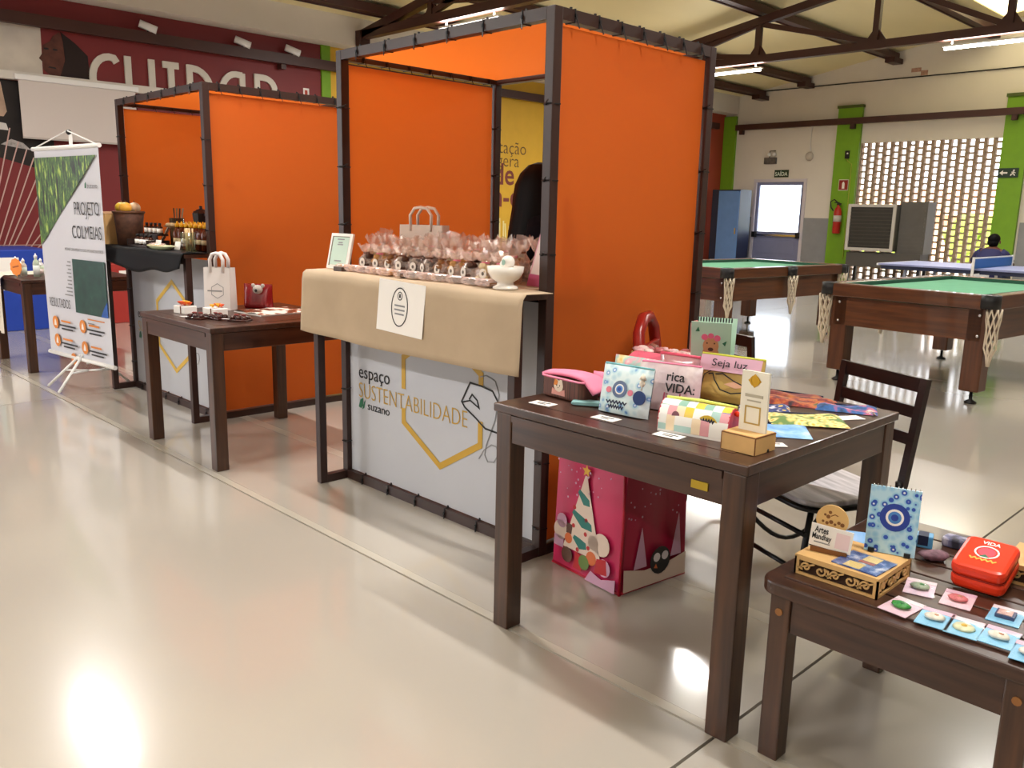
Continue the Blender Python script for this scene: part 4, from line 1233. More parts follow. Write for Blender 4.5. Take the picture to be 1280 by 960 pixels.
deco('toy_print', [circ(0.055, 0.16, 0.04, 16), circ(0.29, 0.17, 0.045, 16), circ(0.245, 0.165, 0.03, 14)], PC['cream'], b_, Fb)
deco('toy_print', [circ(0.06, 0.20, 0.03, 12), [(0.02, 0.09), (0.075, 0.09), (0.075, 0.135), (0.02, 0.135)], circ(0.31, 0.085, 0.035, 14)], PC['lilac'], b_, Fb)
deco('toy_print', [circ(0.24, 0.10, 0.028, 14), circ(0.105, 0.14, 0.022, 12)], PC['orange'], b_, Fb, 0.0016)
deco('toy_print', [circ(0.10, 0.07, 0.032, 12), [(0.09, 0.16), (0.12, 0.16), (0.125, 0.20), (0.09, 0.20)]], PC['brown'], b_, Fb, 0.0012)
deco('toy_print', [[(0.14, 0.03), (0.19, 0.03), (0.19, 0.09), (0.15, 0.10)], [(0.26, 0.05), (0.33, 0.06), (0.32, 0.12), (0.27, 0.11)]], PC['red'], b_, Fb, 0.0012)
deco('toy_print', [circ(0.20, 0.07, 0.03, 12)], PC['olive'], b_, Fb, 0.0018)
deco('snow_print', [[(0.21, 0.005), (0.375, 0.005), (0.375, 0.06), (0.30, 0.035), (0.24, 0.05)]], PC['lilac'], b_, Fb, 0.0010)
deco('snowflake_print', [circ(random.uniform(0.02, 0.36), random.uniform(0.28, 0.50), random.uniform(0.002, 0.005), 6) for _ in range(26)], PC['lilac'], b_, Fb)
Fs = frame_m((0.0, 0.0, 0), (0, 1, 0), (-0.02, 0, 1))
deco('fir_print', [[(0.06, 0.09), (0.13, 0.09), (0.098, 0.25)], [(0.26, 0.10), (0.32, 0.10), (0.30, 0.27)]], PC['lilac'], b_, Fs, 0.0008, 0.013)
deco('snow_print', [[(0.01, 0.01), (0.35, 0.01), (0.35, 0.10), (0.25, 0.08), (0.12, 0.075), (0.01, 0.10)]], PC['cream'], b_, Fs, 0.0008, 0.011)
deco('bird_print', [circ(0.20, 0.10, 0.055, 18)], PC['black'], b_, Fs, 0.0008, 0.016)
deco('bird_print', [circ(0.18, 0.115, 0.018, 12), circ(0.225, 0.115, 0.018, 12)], PC['white'], b_, Fs, 0.0008, 0.017)
deco('bird_print', [[(0.165, 0.075), (0.185, 0.07), (0.175, 0.09)]], PC['orange'], b_, Fs, 0.0008, 0.018)
deco('snowflake_print', [circ(random.uniform(0.02, 0.34), random.uniform(0.25, 0.5), random.uniform(0.002, 0.005), 6) for _ in range(24)], PC['lilac'], b_, Fs, 0.0008, 0.013)
obj('contents', MB().grid(lambda u, v: (-bw_ + 0.03 + u * (bw_ - 0.06), 0.04 + v * (bd_ - 0.06), 0.44 + 0.05 * math.sin(PI * u) * math.sin(PI * v)), 8, 8), mat('pale_pink_wrap', '#c98aa0', 0.5), b_)

# ------------------------------------------------------------------ tall banner on its stand
bn = thing('banner_stand', 'tall white banner with a forest photo on a white tripod', 'banner', (-6.875, 2.13, 0), math.radians(6.6))
FOREST = ramp_mat('forest_photo', 'noise', 7, [(0.36, '#0f1d16'), (0.44, '#1d3d26'), (0.50, '#4f7c2c'), (0.55, '#1f4a30'), (0.62, '#9fc04a'), (0.72, '#d6e08a')], 0.4, (4.5, 1, 1.1), detail=7)
SATP = ramp_mat('dark_green_map', 'noise', 10, [(0.3, '#0e3a36'), (0.6, '#184a41'), (0.8, '#2f6352')], 0.4, detail=8)
hw, zb_, zt_ = 0.517, 0.225, 1.79
def bsheet(u, v):
    return (-hw + u * 2 * hw, 0.006 * math.sin(6 * v + 3 * u) * math.sin(PI * u), zb_ + v * (zt_ - zb_))
obj('sheet', MB().grid(bsheet, 12, 24), mat('banner_vinyl', '#cfd0da', 0.4), bn)
obj('top_bar', MB().tube([(-hw - 0.02, 0, zt_), (hw + 0.02, 0, zt_)], 0.016, 10), WHITEP, bn)
obj('bottom_bar', MB().tube([(-hw - 0.02, 0, zb_), (hw + 0.02, 0, zb_)], 0.016, 10), WHITEP, bn)
obj('cord', MB().tube([(-hw + 0.03, 0.0, zt_ + 0.01), (0, 0.03, zt_ + 0.12), (hw - 0.03, 0, zt_ + 0.01)], 0.005, 6), WHITEP, bn)
po = obj('pole', MB().tube([(0, 0.05, 0.18), (0, 0.05, zt_ + 0.10)], 0.013, 8), WHITEP, bn)
obj('pole_tip', MB().ball((0, 0.04, zt_ + 0.11), 0.02), BLACK, po)
for q in (-2.3, -1.2, 1.0):
    lgo = obj('leg', MB().tube([(0, 0.05, 0.30), (0.30 * math.cos(q), 0.05 + 0.30 * math.sin(q), 0.012)], 0.010, 8), WHITEP, bn)
    obj('leg_brace', MB().tube([(0, 0.05, 0.13), (0.17 * math.cos(q), 0.05 + 0.17 * math.sin(q), 0.135)], 0.008, 6), WHITEP, lgo)
Bp = front((0, -0.009, 0))
def bdeco(name, polys, m, d=0.001, z0=0.0):
    b = MB()
    for p in polys:
        b.prism(p, d, None, z0)
    return obj(name, b, m, bn, M=Bp)
bdeco('forest_photo', [[(-hw + 0.01, 1.725), (hw - 0.03, 1.725), (-0.40, 1.13), (-hw + 0.01, 1.07)]], FOREST)
BI = mat('banner_ink', '#2b2b30', 0.6)
text('PROJETO', 0.135, BI, bn, front((0.10, -0.010, 1.31)), width=0.385, off=-0.001)
text('COLMEIAS', 0.135, BI, bn, front((0.04, -0.010, 1.14)), width=0.455, off=-0.001)
bdeco('logo_print', [[(0.29, 1.50), (0.31, 1.50), (0.315, 1.545), (0.295, 1.53)]], LEAFG)
text('suzano', 0.05, GREYINK, bn, front((0.33, -0.010, 1.50)), width=0.15)
bdeco('map_photo', [[(0.0, 0.585), (0.505, 0.585), (0.505, 0.985), (0.0, 0.985)]], SATP)
bdeco('blue_corner', [[(0.40, 0.585), (0.505, 0.585), (0.505, 0.70), (0.46, 0.66)]], mat('blue_print', '#2256a8', 0.5), 0.0015)
text('RESULTADOS', 0.10, BI, bn, front((-0.44, -0.010, 0.60)), width=0.35, off=-0.001)
text('MONITORAMENTO DOS POLINIZADORES', 0.03, GREYINK, bn, front((-0.10, -0.010, 1.045)), width=0.60)
for k in range(10):
    w = 0.05 + 0.015 * max(0, k - 5) + 0.02 * (k % 2)
    bdeco('text_line', [[(-0.03 - w, 0.955 - k * 0.028), (-0.03, 0.955 - k * 0.028), (-0.03, 0.964 - k * 0.028), (-0.03 - w, 0.964 - k * 0.028)]], GREYINK)
bdeco('text_line', [[(0.18, 0.545), (0.44, 0.545), (0.44, 0.553), (0.18, 0.553)]], ORIP)
bdeco('text_line', [[(0.18, 0.515), (0.28, 0.515), (0.28, 0.523), (0.18, 0.523)]], GREYINK)
for (cx, cz) in ((-0.35, 0.42), (0.12, 0.42), (-0.33, 0.24), (0.13, 0.245)) + ((-0.07, 0.09),):
    pass
for (cx, cz) in ((-0.37, 0.475), (0.09, 0.485), (-0.36, 0.335), (0.10, 0.325)):
    bdeco('round_icon', [circ(cx, cz, 0.05, 20)], ORIP)
    bdeco('icon_symbol', [[(cx - 0.02, cz - 0.024), (cx + 0.02, cz - 0.024), (cx + 0.012, cz + 0.01), (cx, cz + 0.028), (cx - 0.012, cz + 0.01)]], mat('icon_white', '#ece4df', 0.5) if 'icon_white' not in bpy.data.materials else bpy.data.materials['icon_white'], 0.002)
    bdeco('text_line', [[(cx + 0.10, cz + 0.012), (cx + 0.26, cz + 0.012), (cx + 0.26, cz + 0.026), (cx + 0.10, cz + 0.026)]], ORIP)
    for k in range(2):
        bdeco('text_line', [[(cx + 0.07 + 0.03 * k, cz - 0.02 - k * 0.026), (cx + 0.34 - 0.05 * k, cz - 0.02 - k * 0.026), (cx + 0.34 - 0.05 * k, cz - 0.008 - k * 0.026), (cx + 0.07 + 0.03 * k, cz - 0.008 - k * 0.026)]], BI)
cx, cz = -0.11, 0.255
bdeco('round_icon', [circ(-0.10, 0.215, 0.045, 20)], ORIP)
bdeco('text_line', [[(-0.02, 0.222), (0.22, 0.222), (0.22, 0.234), (-0.02, 0.234)]], ORIP)

# ------------------------------------------------------------------ goods: shared builders
def tilt(t, rx):
    t.rotation_euler = (rx, 0, t.rotation_euler[2])
    return t

def copy_tree(o, parent=None):
    c = o.copy()
    C.objects.link(c)
    c.parent = parent
    for ch in list(o.children):
        copy_tree(ch, c)
    return c

def pouch_mesh(w, h, t, nu=14, nv=10, slump=0.0):
    b = MB()
    def th(u, v):
        e = (1 - abs(2 * u - 1) ** 4) ** 0.5
        return t * e * (1 - v) ** 0.45 * (0.35 + 0.65 * min(1, v * 6 + 0.35)) + 0.002
    b.grid(lambda u, v: ((u - 0.5) * w, -th(u, v), v * h - slump * math.sin(PI * u) * v), nu, nv)
    b.grid(lambda u, v: ((0.5 - u) * w, th(u, v), v * h - slump * math.sin(PI * u) * v), nu, nv)
    b.grid(lambda u, v: ((u - 0.5) * w, -th(u, 0) + 2 * th(u, 0) * v, 0), nu, 1)
    return b

def paper_bag(lab, loc, rot, w, d, h, m, handle_h, logo=True, tw=0.008):
    t = thing('paper_bag', lab, 'paper bag', loc, rot)
    def fn(u, v):
        q = u * 4
        k = int(min(3, q)); f = q - k
        cs = [(-w / 2, -d / 2), (w / 2, -d / 2), (w / 2, d / 2), (-w / 2, d / 2), (-w / 2, -d / 2)]
        a, b = cs[k], cs[k + 1]
        x, y = a[0] + (b[0] - a[0]) * f, a[1] + (b[1] - a[1]) * f
        pinch = 1 - 0.25 * v
        if k in (1, 3):
            x *= 1 - 0.10 * math.sin(PI * f) * v
        return (x, y * pinch, v * h)
    obj('body', MB().grid(fn, 32, 8, smooth=False), m, t)
    obj('base', MB().box(-w / 2, w / 2, -d / 2, d / 2, 0, 0.002), m, t)
    for s in (-1, 1):
        y = s * d * 0.36
        obj('handle', MB().tube([(-w * 0.24, y, h - 0.03), (-w * 0.25, y, h + handle_h * 0.55), (-w * 0.15, y, h + handle_h * 0.93), (0, y, h + handle_h), (w * 0.15, y, h + handle_h * 0.93), (w * 0.25, y, h + handle_h * 0.55), (w * 0.24, y, h - 0.03)], tw, 8), m, t)
    if logo:
        M = frame_m((0, -d / 2 - 0.0005, 0), (1, 0, 0), (0, d * 0.125, h))
        r = w * 0.26
        obj('hexagon_logo', MB().stroke([(0.02 * w + r * math.sin(k * PI / 3), h * 0.45 + r * math.cos(k * PI / 3)) for k in range(6)], 0.0035, 0, 0.0006, M, closed=True).stroke([(-0.36 * w, h * 0.45), (0.2 * w, h * 0.45)], 0.008, 0, 0.0006, M), GREYINK, t)
    return t

def card_stand(name, lab, cat, loc, rot, w, h, lean, m, thick=0.004, group=None):
    t = thing(name, lab, cat, loc, rot, group)
    tilt(t, -lean)
    obj('board', MB().box(-w / 2, w / 2, -thick / 2, thick / 2, 0, h), m, t)
    return t

def tagcard(lab, x, y, z, rot, w=0.085, d=0.048, m=None, cat='price tag', lines=2, group='price tags'):
    t = thing('price_tag', lab, cat, (x, y, z), rot, group)
    obj('card', MB().box(-w / 2, w / 2, -d / 2, d / 2, 0, 0.001), m or PAPER, t)
    for k in range(lines):
        obj('print_line', MB().box(-w * 0.28 + 0.006 * k, w * 0.30 - 0.01 * k, d * (0.16 - 0.3 * k) - 0.0035, d * (0.16 - 0.3 * k) + 0.0035, 0.001, 0.0014), INK, t)
    return t

# ------------------------------------------------------------------ middle counter
Z2 = 1.1025
f = card_stand('photo_frame', 'white framed payment card standing at the left end of the beige cloth', 'frame', (-3.622, 2.335, Z2 + 0.004), math.radians(8), 0.155, 0.175, math.radians(14), PAPER, 0.012)
obj('green_card', MB().box(-0.058, 0.058, -0.0075, -0.006, 0.018, 0.158), mat('pale_green_card', '#b9d0c2', 0.4), f)
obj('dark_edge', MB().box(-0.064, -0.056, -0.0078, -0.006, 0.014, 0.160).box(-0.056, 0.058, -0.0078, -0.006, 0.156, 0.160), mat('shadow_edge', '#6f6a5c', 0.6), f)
for k, (w, z) in enumerate(((0.05, 0.142), (0.03, 0.126), (0.04, 0.116), (0.05, 0.035))):
    obj('print_line', MB().box(-w / 2, w / 2, -0.0082, -0.0074, z, z + 0.006), GREYINK, f)
obj('strut', MB().box(-0.02, 0.02, 0.006, 0.009, 0.0, 0.12, Matrix.Rotation(math.radians(-22), 4, 'X')), PAPER, f)
tag(obj('small_box', MB().box(-0.035, 0.035, -0.02, 0.02, 0, 0.022), mat('dark_wrap', '#4a3b33', 0.4, var=0.3, vscale=40), loc=(-3.515, 2.285, Z2), bevel=0.002), 'tiny dark box in front of the payment card frame', 'box')
paper_bag('white paper bag with a twisted handle standing behind the cookie bags', (-3.345, 2.66, Z2), math.radians(22), 0.235, 0.10, 0.225, mat('white_kraft', '#e6d6cc', 0.7), 0.085)

CONT = {
    'chocolate': mat('chocolate_cookie', '#4a2c1c', 0.6, var=0.3, vscale=60),
    'butter': mat('butter_cookie', '#b98a52', 0.6, var=0.25, vscale=60),
    'coconut': mat('coconut_sweet', '#d9c49c', 0.6, var=0.2, vscale=60),
    'dusted': mat('dusted_cookie', '#7a6f6a', 0.7, var=0.4, vscale=80),
    'spiced': mat('spiced_biscuit', '#8a5a30', 0.6, var=0.3, vscale=60),
}
LAB = mat('oval_label', '#efe8e0', 0.5)
def cookie_bag(kind, h):
    t = thing('cookie_bag', 'x', 'cookie bag')
    w = 0.046
    b = MB()
    for k in range(16):
        q = random.uniform(0, 2 * PI)
        b.ball((random.uniform(0.3, 0.75) * w * math.cos(q), random.uniform(0.3, 0.62) * w * math.sin(q), 0.014 + h * 0.46 * (k / 15)), 0.019, 0.018, 0.014, 7, 5, 0.18)
    obj('contents', b, CONT[kind], t)
    cb = MB()
    prof = [(w * 0.9, 0.0), (w * 1.05, h * 0.15), (w, h * 0.46), (0.016, h * 0.68), (0.028, h * 0.76), (0.048, h)]
    n = 14
    vs, fs = [], []
    for i, (r, z) in enumerate(prof):
        for k in range(n):
            q = 2 * PI * k / n
            j = 1 + (0.32 if i >= 4 else 0.06) * math.sin(k * PI) + random.uniform(-1, 1) * (0.22 if i >= 4 else 0.05) + (0.25 if i >= 4 and k % 2 else 0)
            vs.append((r * j * math.cos(q), 0.72 * r * j * math.sin(q), z * (1 + (random.uniform(-0.10, 0.10) if i == 5 else 0))))
    for i in range(len(prof) - 1):
        for k in range(n):
            fs.append((i * n + k, i * n + (k + 1) % n, (i + 1) * n + (k + 1) % n, (i + 1) * n + k))
    cb.add(vs, fs, False)
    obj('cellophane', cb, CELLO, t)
    obj('ribbon', MB().tube([(0.016 * math.cos(2 * PI * k / 8), 0.013 * math.sin(2 * PI * k / 8), h * 0.68) for k in range(8)], 0.004, 5, closed=True), PINK if kind in ('butter', 'coconut') else mat('brown_ribbon_' + kind, '#6a3a22', 0.5), t)
    lb = obj('label', MB().prism(circ(0, h * 0.34, 0.016, 14, 0.021), 0.001), LAB, t, M=Matrix.Translation((0.012, -0.038, 0)) @ Matrix.Rotation(math.radians(12), 4, 'Z') @ front((0, 0, 0)))
    obj('emblem', MB().prism(circ(0, h * 0.34, 0.006, 10, 0.008), 0.0006, None, 0.001), mat('grey_emblem', '#6f665e', 0.6) if 'grey_emblem' not in bpy.data.materials else bpy.data.materials['grey_emblem'], lb, M=Matrix.Identity(4))
    return t
protos = {}
def place_bag(kind, h, x, y, lab, group):
    key = (kind, h)
    if key not in protos:
        o = cookie_bag(kind, h)
        protos[key] = o
    else:
        o = copy_tree(protos[key])
    o.location = (x, y, Z2 + 0.002)
    o.rotation_euler = (0, 0, random.uniform(-0.5, 0.3))
    o['label'] = lab
    o['category'] = 'cookie bag'
    o['group'] = group
rows = [
    ('back', 2.60, 0.185, [(-3.60, 'spiced'), (-3.20, 'butter'), (-3.10, 'dusted'), (-3.00, 'spiced'), (-2.90, 'butter'), (-2.80, 'chocolate'), (-2.70, 'butter'), (-2.60, 'spiced'), (-2.50, 'chocolate')]),
    ('third', 2.505, 0.165, [(-3.545, 'coconut'), (-3.45, 'butter'), (-3.36, 'spiced'), (-3.27, 'chocolate'), (-3.17, 'dusted'), (-3.07, 'dusted'), (-2.96, 'coconut'), (-2.86, 'butter'), (-2.76, 'chocolate'), (-2.66, 'spiced'), (-2.56, 'butter')]),
    ('second', 2.415, 0.125, [(-3.475, 'chocolate'), (-3.38, 'butter'), (-3.29, 'spiced'), (-3.20, 'chocolate'), (-3.10, 'dusted'), (-3.00, 'dusted'), (-2.90, 'spiced'), (-2.81, 'butter'), (-2.72, 'chocolate'), (-2.63, 'coconut'), (-2.54, 'butter')]),
]
for rn, y, h, items in rows:
    for i, (x, kind) in enumerate(items):
        place_bag(kind, h, x, y + random.uniform(-0.01, 0.01), 'cellophane bag of %s sweets on the beige cloth, %s row, %s from left' % (kind, rn, ORD[i]), 'cellophane sweet bags')
packs = [('butter', -3.52), ('butter', -3.43), ('spiced', -3.345), ('butter', -3.26), ('butter', -3.17), ('chocolate', -3.06), ('dusted', -2.97), ('spiced', -2.87), ('chocolate', -2.78), ('chocolate', -2.68), ('chocolate', -2.585), ('spiced', -2.50)]
pk0 = {}
for i, (kind, x) in enumerate(packs):
    if kind not in pk0:
        t = thing('sweet_packet', 'x', 'sweet packet')
        obj('contents', MB().ball((-0.016, 0, 0.016), 0.022, 0.026, 0.016, 10, 6, 0.08).ball((0.018, 0, 0.016), 0.022, 0.026, 0.016, 10, 6, 0.08), CONT[kind], t)
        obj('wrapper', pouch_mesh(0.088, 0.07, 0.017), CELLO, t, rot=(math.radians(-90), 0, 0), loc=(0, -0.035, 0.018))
        obj('label', MB().prism(circ(0, 0, 0.017, 12, 0.013), 0.001), LAB, t, loc=(0.005, -0.005, 0.031))
        pk0[kind] = t
        o = t
    else:
        o = copy_tree(pk0[kind])
    o.location = (x, 2.315, Z2 + 0.001)
    o.rotation_euler = (0, 0, random.uniform(-0.3, 0.3))
    tag(o, 'flat cellophane packet of %s sweets along the beige cloth edge, %s from left' % (kind, ORD[i]), 'sweet packet', 'flat sweet packets')
# mortar
t = thing('mortar', 'white footed mortar at the right end of the beige cloth', 'mortar', (-2.415, 2.325, Z2))
WCER = mat('white_ceramic', '#ece6de', 0.25)
obj('bowl', MB().lathe([(0.0, 0.0), (0.050, 0.0), (0.050, 0.008), (0.034, 0.016), (0.032, 0.026), (0.056, 0.042), (0.070, 0.065), (0.073, 0.088), (0.066, 0.088), (0.058, 0.06), (0.0, 0.04)], n=24), WCER, t)
obj('contents', MB().ball((0.012, 0.0, 0.105), 0.030, 0.024, 0.026, 12, 8, 0.05).ball((-0.015, 0.01, 0.095), 0.022, 0.02, 0.02, 10, 6, 0.05), WCER, t)
obj('label', MB().prism(circ(0, 0, 0.010, 12, 0.012), 0.001), mat('teal_label', '#8fb3a6', 0.5), t, M=front((0.014, -0.026, 0.105)))
# pink sign
t = thing('menu_sign', 'pink edged sign with white paper leaning by the right booth post', 'sign', (-2.47, 2.50, Z2), math.radians(0))
PKD = mat('deep_pink', '#c2557f', 0.4)
obj('board', MB().prism([(0, 0), (0.155, 0), (0.155, 0.36), (0.118, 0.36)], -0.006, front((0, 0, 0))), mat('pale_pink_board', '#e3a5b5', 0.4), t)
obj('paper', MB().prism([(0.024, 0.052), (0.153, 0.046), (0.153, 0.345), (0.124, 0.345)], 0.001, front((0, -0.001, 0))), mat('pinkish_paper', '#efd9d6', 0.5), t)
obj('base_band', MB().prism([(0.002, 0.0), (0.155, 0.0), (0.155, 0.044), (0.016, 0.050)], 0.002, front((0, -0.001, 0))), PKD, t)
for k in range(5):
    obj('print_line', MB().stroke([(0.075 + 0.008 * k, 0.11 + k * 0.045), (0.140, 0.112 + k * 0.045)], 0.004, 0, 0.0006, front((0, -0.0025, 0))), GREYINK, t)
obj('foot', MB().box(0.02, 0.15, 0.006, 0.06, 0, 0.006), PKD, t)

# ------------------------------------------------------------------ left booth counter
Z1 = 1.1025
t = thing('crate', 'pale wooden crate at the left end of the black cloth', 'crate', (-6.645, 2.33, Z1), 0.0)
for s in (-1, 1):
    obj('side', MB().box(-0.06, 0.06, s * 0.06 - 0.005, s * 0.06 + 0.005, 0, 0.22), KRAFT, t)
    obj('end', MB().box(s * 0.06 - 0.005, s * 0.06 + 0.005, -0.055, 0.055, 0, 0.22), KRAFT, t)
obj('lid', MB().box(-0.068, 0.068, -0.068, 0.068, 0.221, 0.235), mat('peach_box', '#dcae86', 0.6), t)
obj('bottom', MB().box(-0.055, 0.055, -0.055, 0.055, 0.0, 0.008), KRAFT, t)
t = thing('basket', 'brown woven basket with yellow fruit on the left counter', 'basket', (-6.455, 2.40, Z1))
obj('wall', MB().lathe([(0.085, 0.0), (0.095, 0.15), (0.105, 0.235), (0.098, 0.235), (0.085, 0.02)], n=20), mat('brown_wicker', '#4f3020', 0.7, var=0.4, vscale=30), t)
obj('rim', MB().tube([(0.103 * math.cos(2 * PI * k / 16), 0.103 * math.sin(2 * PI * k / 16), 0.235) for k in range(16)], 0.010, 6, closed=True), mat('wicker_rim', '#5c3a24', 0.7), t)
obj('filler', MB().lathe([(0.0, 0.225), (0.095, 0.225)], n=16), mat('wicker_dark', '#3a2317', 0.8), t)
for i, (dx, dy) in enumerate(((-0.045, -0.03), (0.045, -0.035), (0.0, 0.045))):
    o = thing('fruit', ('yellow fruit at the left of the brown basket', 'yellow fruit at the right of the brown basket', 'pale fruit at the back of the brown basket')[i], 'fruit', (-6.46 + dx, 2.40 + dy, Z1 + 0.226), 0, 'fruit in the basket')
    obj('flesh', MB().ball((0, 0, 0.040), 0.044, 0.044, 0.040, 12, 9), mat('yellow_fruit%d' % i, ('#d8b22e', '#dba53a', '#e3cfae')[i], 0.45, var=0.08), o)
    obj('stem', MB().tube([(0, 0, 0.078), (0.004, 0, 0.090)], 0.004, 5), mat('stem_brown%d' % i, '#5a4020', 0.7), o)
t = card_stand('open_brochure', 'white brochure leaning open at the back of the left counter', 'brochure', (-6.33, 2.56, Z1 + 0.10), math.radians(-30), 0.10, 0.20, math.radians(28), PAPER, 0.006)
t.location.z = Z1 + 0.002
obj('cover', MB().box(-0.05, 0.05, 0.004, 0.009, 0, 0.20), mat('dark_cover', '#3a2018', 0.5), t)
# dark display rack of small bottles
t = thing('display_rack', 'dark stepped rack on the left counter', 'rack', (-6.16, 2.42, Z1))
RK = mat('dark_rack', '#23130f', 0.45)
obj('shelf', MB().box(-0.16, 0.17, -0.09, -0.01, 0, 0.012), RK, t)
obj('shelf', MB().box(-0.16, 0.17, -0.01, 0.07, 0.08, 0.092), RK, t)
obj('end_panel', MB().box(-0.172, -0.16, -0.09, 0.07, 0, 0.05), RK, t)
obj('end_panel', MB().box(0.17, 0.182, -0.09, 0.07, 0, 0.05), RK, t)
obj('riser', MB().box(-0.16, 0.17, -0.012, -0.004, 0.012, 0.08), RK, t)
AMB = mat('brown_bottle', '#3a1a0d', 0.15, var=0.05)
def small_bottle(h, r, cap, capm, bodym, lab_m, lb=(0.10, 0.50)):
    t = thing('bottle', 'x', 'bottle')
    obj('body', MB().lathe([(0.0, 0.0), (r, 0.0), (r, h * 0.58), (r * 0.75, h * 0.68), (r * 0.42, h * 0.74), (r * 0.42, h * 0.80)], n=12), bodym, t)
    obj('cap', MB().lathe([(r * 0.5, h * 0.79), (r * 0.5, h * 0.9), (r * 0.25, h * 0.93), (r * 0.12, h)] if cap == 'nozzle' else [(r * 0.52, h * 0.79), (r * 0.52, h), (0.0, h)], n=10), capm, t)
    obj('label', MB().lathe([(r * 1.02, h * lb[0]), (r * 1.02, h * lb[1])], n=12), lab_m, t)
    return t
b0 = small_bottle(0.075, 0.020, 'flat', BLACK, AMB, PAPER)
for i in range(8):
    o = b0 if i == 0 else copy_tree(b0)
    up = i >= 4
    k = i % 4
    o.location = (-6.26 + k * 0.075, 2.38 if not up else 2.45, Z1 + (0.0125 if not up else 0.0925))
    tag(o, 'small brown bottle on the %s step of the dark rack, %s from left' % ('upper' if up else 'lower', ORD[k]), 'bottle', 'brown bottles on the rack')
YCAP = mat('yellow_cap', '#e0a516', 0.35)
HON = mat('honey_bottle', '#5a230b', 0.12, var=0.05)
b1 = small_bottle(0.185, 0.030, 'nozzle', YCAP, HON, mat('cream_label', '#c9b48c', 0.5), (0.22, 0.38))
for i in range(14):
    o = b1 if i == 0 else copy_tree(b1)
    row = i // 7
    k = i % 7
    o.location = (-5.86 + k * 0.072 + 0.02 * row, 2.50 + row * 0.075, Z1 + 0.001)
    tag(o, 'honey bottle with yellow nozzle, %s row on the left counter, %s from left' % (('front', 'back')[row], ORD[k]), 'bottle', 'honey bottles')
# black moka pot
t = thing('coffee_pot', 'black octagonal coffee pot at the back of the left counter', 'coffee pot', (-5.92, 2.70, Z1))
BKP = mat('black_enamel', '#1c1a22', 0.3)
obj('body', MB().lathe([(0.0, 0.0), (0.060, 0.0), (0.052, 0.09), (0.048, 0.11), (0.062, 0.24), (0.0, 0.25)], n=8, smooth=False), BKP, t)
obj('lid', MB().lathe([(0.062, 0.24), (0.03, 0.265), (0.012, 0.27), (0.012, 0.29), (0.0, 0.292)], n=8, smooth=False), BKP, t)
obj('handle', MB().tube([(0.055, 0, 0.23), (0.10, 0, 0.225), (0.105, 0, 0.13), (0.085, 0, 0.10)], 0.010, 6), BKP, t)
obj('spout', MB().prism([(-0.06, 0.20), (-0.095, 0.255), (-0.06, 0.24)], 0.03, front((0, 0.015, 0))), BKP, t)
obj('stand', MB().box(-0.07, 0.07, -0.06, 0.06, 0.0, 0.0), BKP, t) if False else None
t = thing('jar', 'dark glass jar with utensils behind the rack on the left counter', 'jar', (-6.19, 2.64, Z1))
obj('glass', MB().lathe([(0.0, 0.0), (0.05, 0.0), (0.052, 0.20), (0.046, 0.20), (0.044, 0.01)], n=16), mat('smoky_jar', '#4a3a30', 0.15, trans=0.4), t)
for k in range(4):
    obj('utensil', MB().tube([(0.01 * k - 0.015, 0.0, 0.02), (0.03 * k - 0.045, 0.01 * k, 0.27)], 0.006, 5), mat('utensil%d' % k, ('#6a4a2a', '#8a7050', '#4a3020', '#9a8a70')[k], 0.6), t)
t = thing('cookie_plate', 'plate of pale biscuits behind the small bottles on the left counter', 'plate', (-6.04, 2.585, Z1))
obj('dish', MB().lathe([(0.0, 0.0), (0.05, 0.0), (0.05, 0.13), (0.10, 0.145), (0.10, 0.15), (0.0, 0.14)], n=18), mat('wood_dish', '#8a6a48', 0.5), t)
for k in range(7):
    q = 2 * PI * k / 7
    obj('biscuit', MB().ball((0.06 * math.cos(q), 0.06 * math.sin(q), 0.158), 0.030, 0.028, 0.012, 8, 5), CONT['coconut'], t)
t = thing('tray', 'pale green oval tray at the front of the left counter', 'tray', (-5.78, 2.345, Z1))
obj('dish', MB().lathe([(0.0, 0.0), (0.09, 0.0), (0.13, 0.022), (0.125, 0.024), (0.085, 0.006), (0.0, 0.006)], n=24), mat('pale_green_dish', '#b9bf96', 0.35), t)
t.scale = (1.25, 0.5, 1)
obj('rim', MB().tube([(0.128 * math.cos(2 * PI * k / 24), 0.128 * math.sin(2 * PI * k / 24), 0.023) for k in range(24)], 0.004, 5, closed=True), bpy.data.materials['pale_green_dish'], t)
for i, dx in enumerate((-0.09, -0.02)):
    o = thing('sachet', ('clear sachet at the left of the pale green tray', 'clear sachet in the middle of the pale green tray')[i], 'sachet', (-5.78 + dx, 2.345, Z1 + 0.008), 0.2 * i, 'sachets on the tray')
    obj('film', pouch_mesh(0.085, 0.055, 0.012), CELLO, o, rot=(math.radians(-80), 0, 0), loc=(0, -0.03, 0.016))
    obj('filling', MB().ball((0, 0, 0.012), 0.028, 0.018, 0.008, 8, 5, 0.1), CONT['coconut'], o)
t = thing('glass_jar', 'clear glass jar full of pale wooden sticks on the left counter', 'jar', (-5.38, 2.36, Z1))
obj('glass', MB().lathe([(0.0, 0.002), (0.046, 0.0), (0.048, 0.125), (0.044, 0.125), (0.042, 0.008)], n=18), JARGLASS, t)
for k in range(14):
    q = random.uniform(0, 2 * PI); r = random.uniform(0, 0.032)
    obj('stick', MB().tube([(r * 0.8 * math.cos(q), r * 0.8 * math.sin(q), 0.008), (r * math.cos(q), r * math.sin(q), 0.15)], 0.005, 5), bpy.data.materials.get('stick') or mat('stick', '#c9a878', 0.6), t)
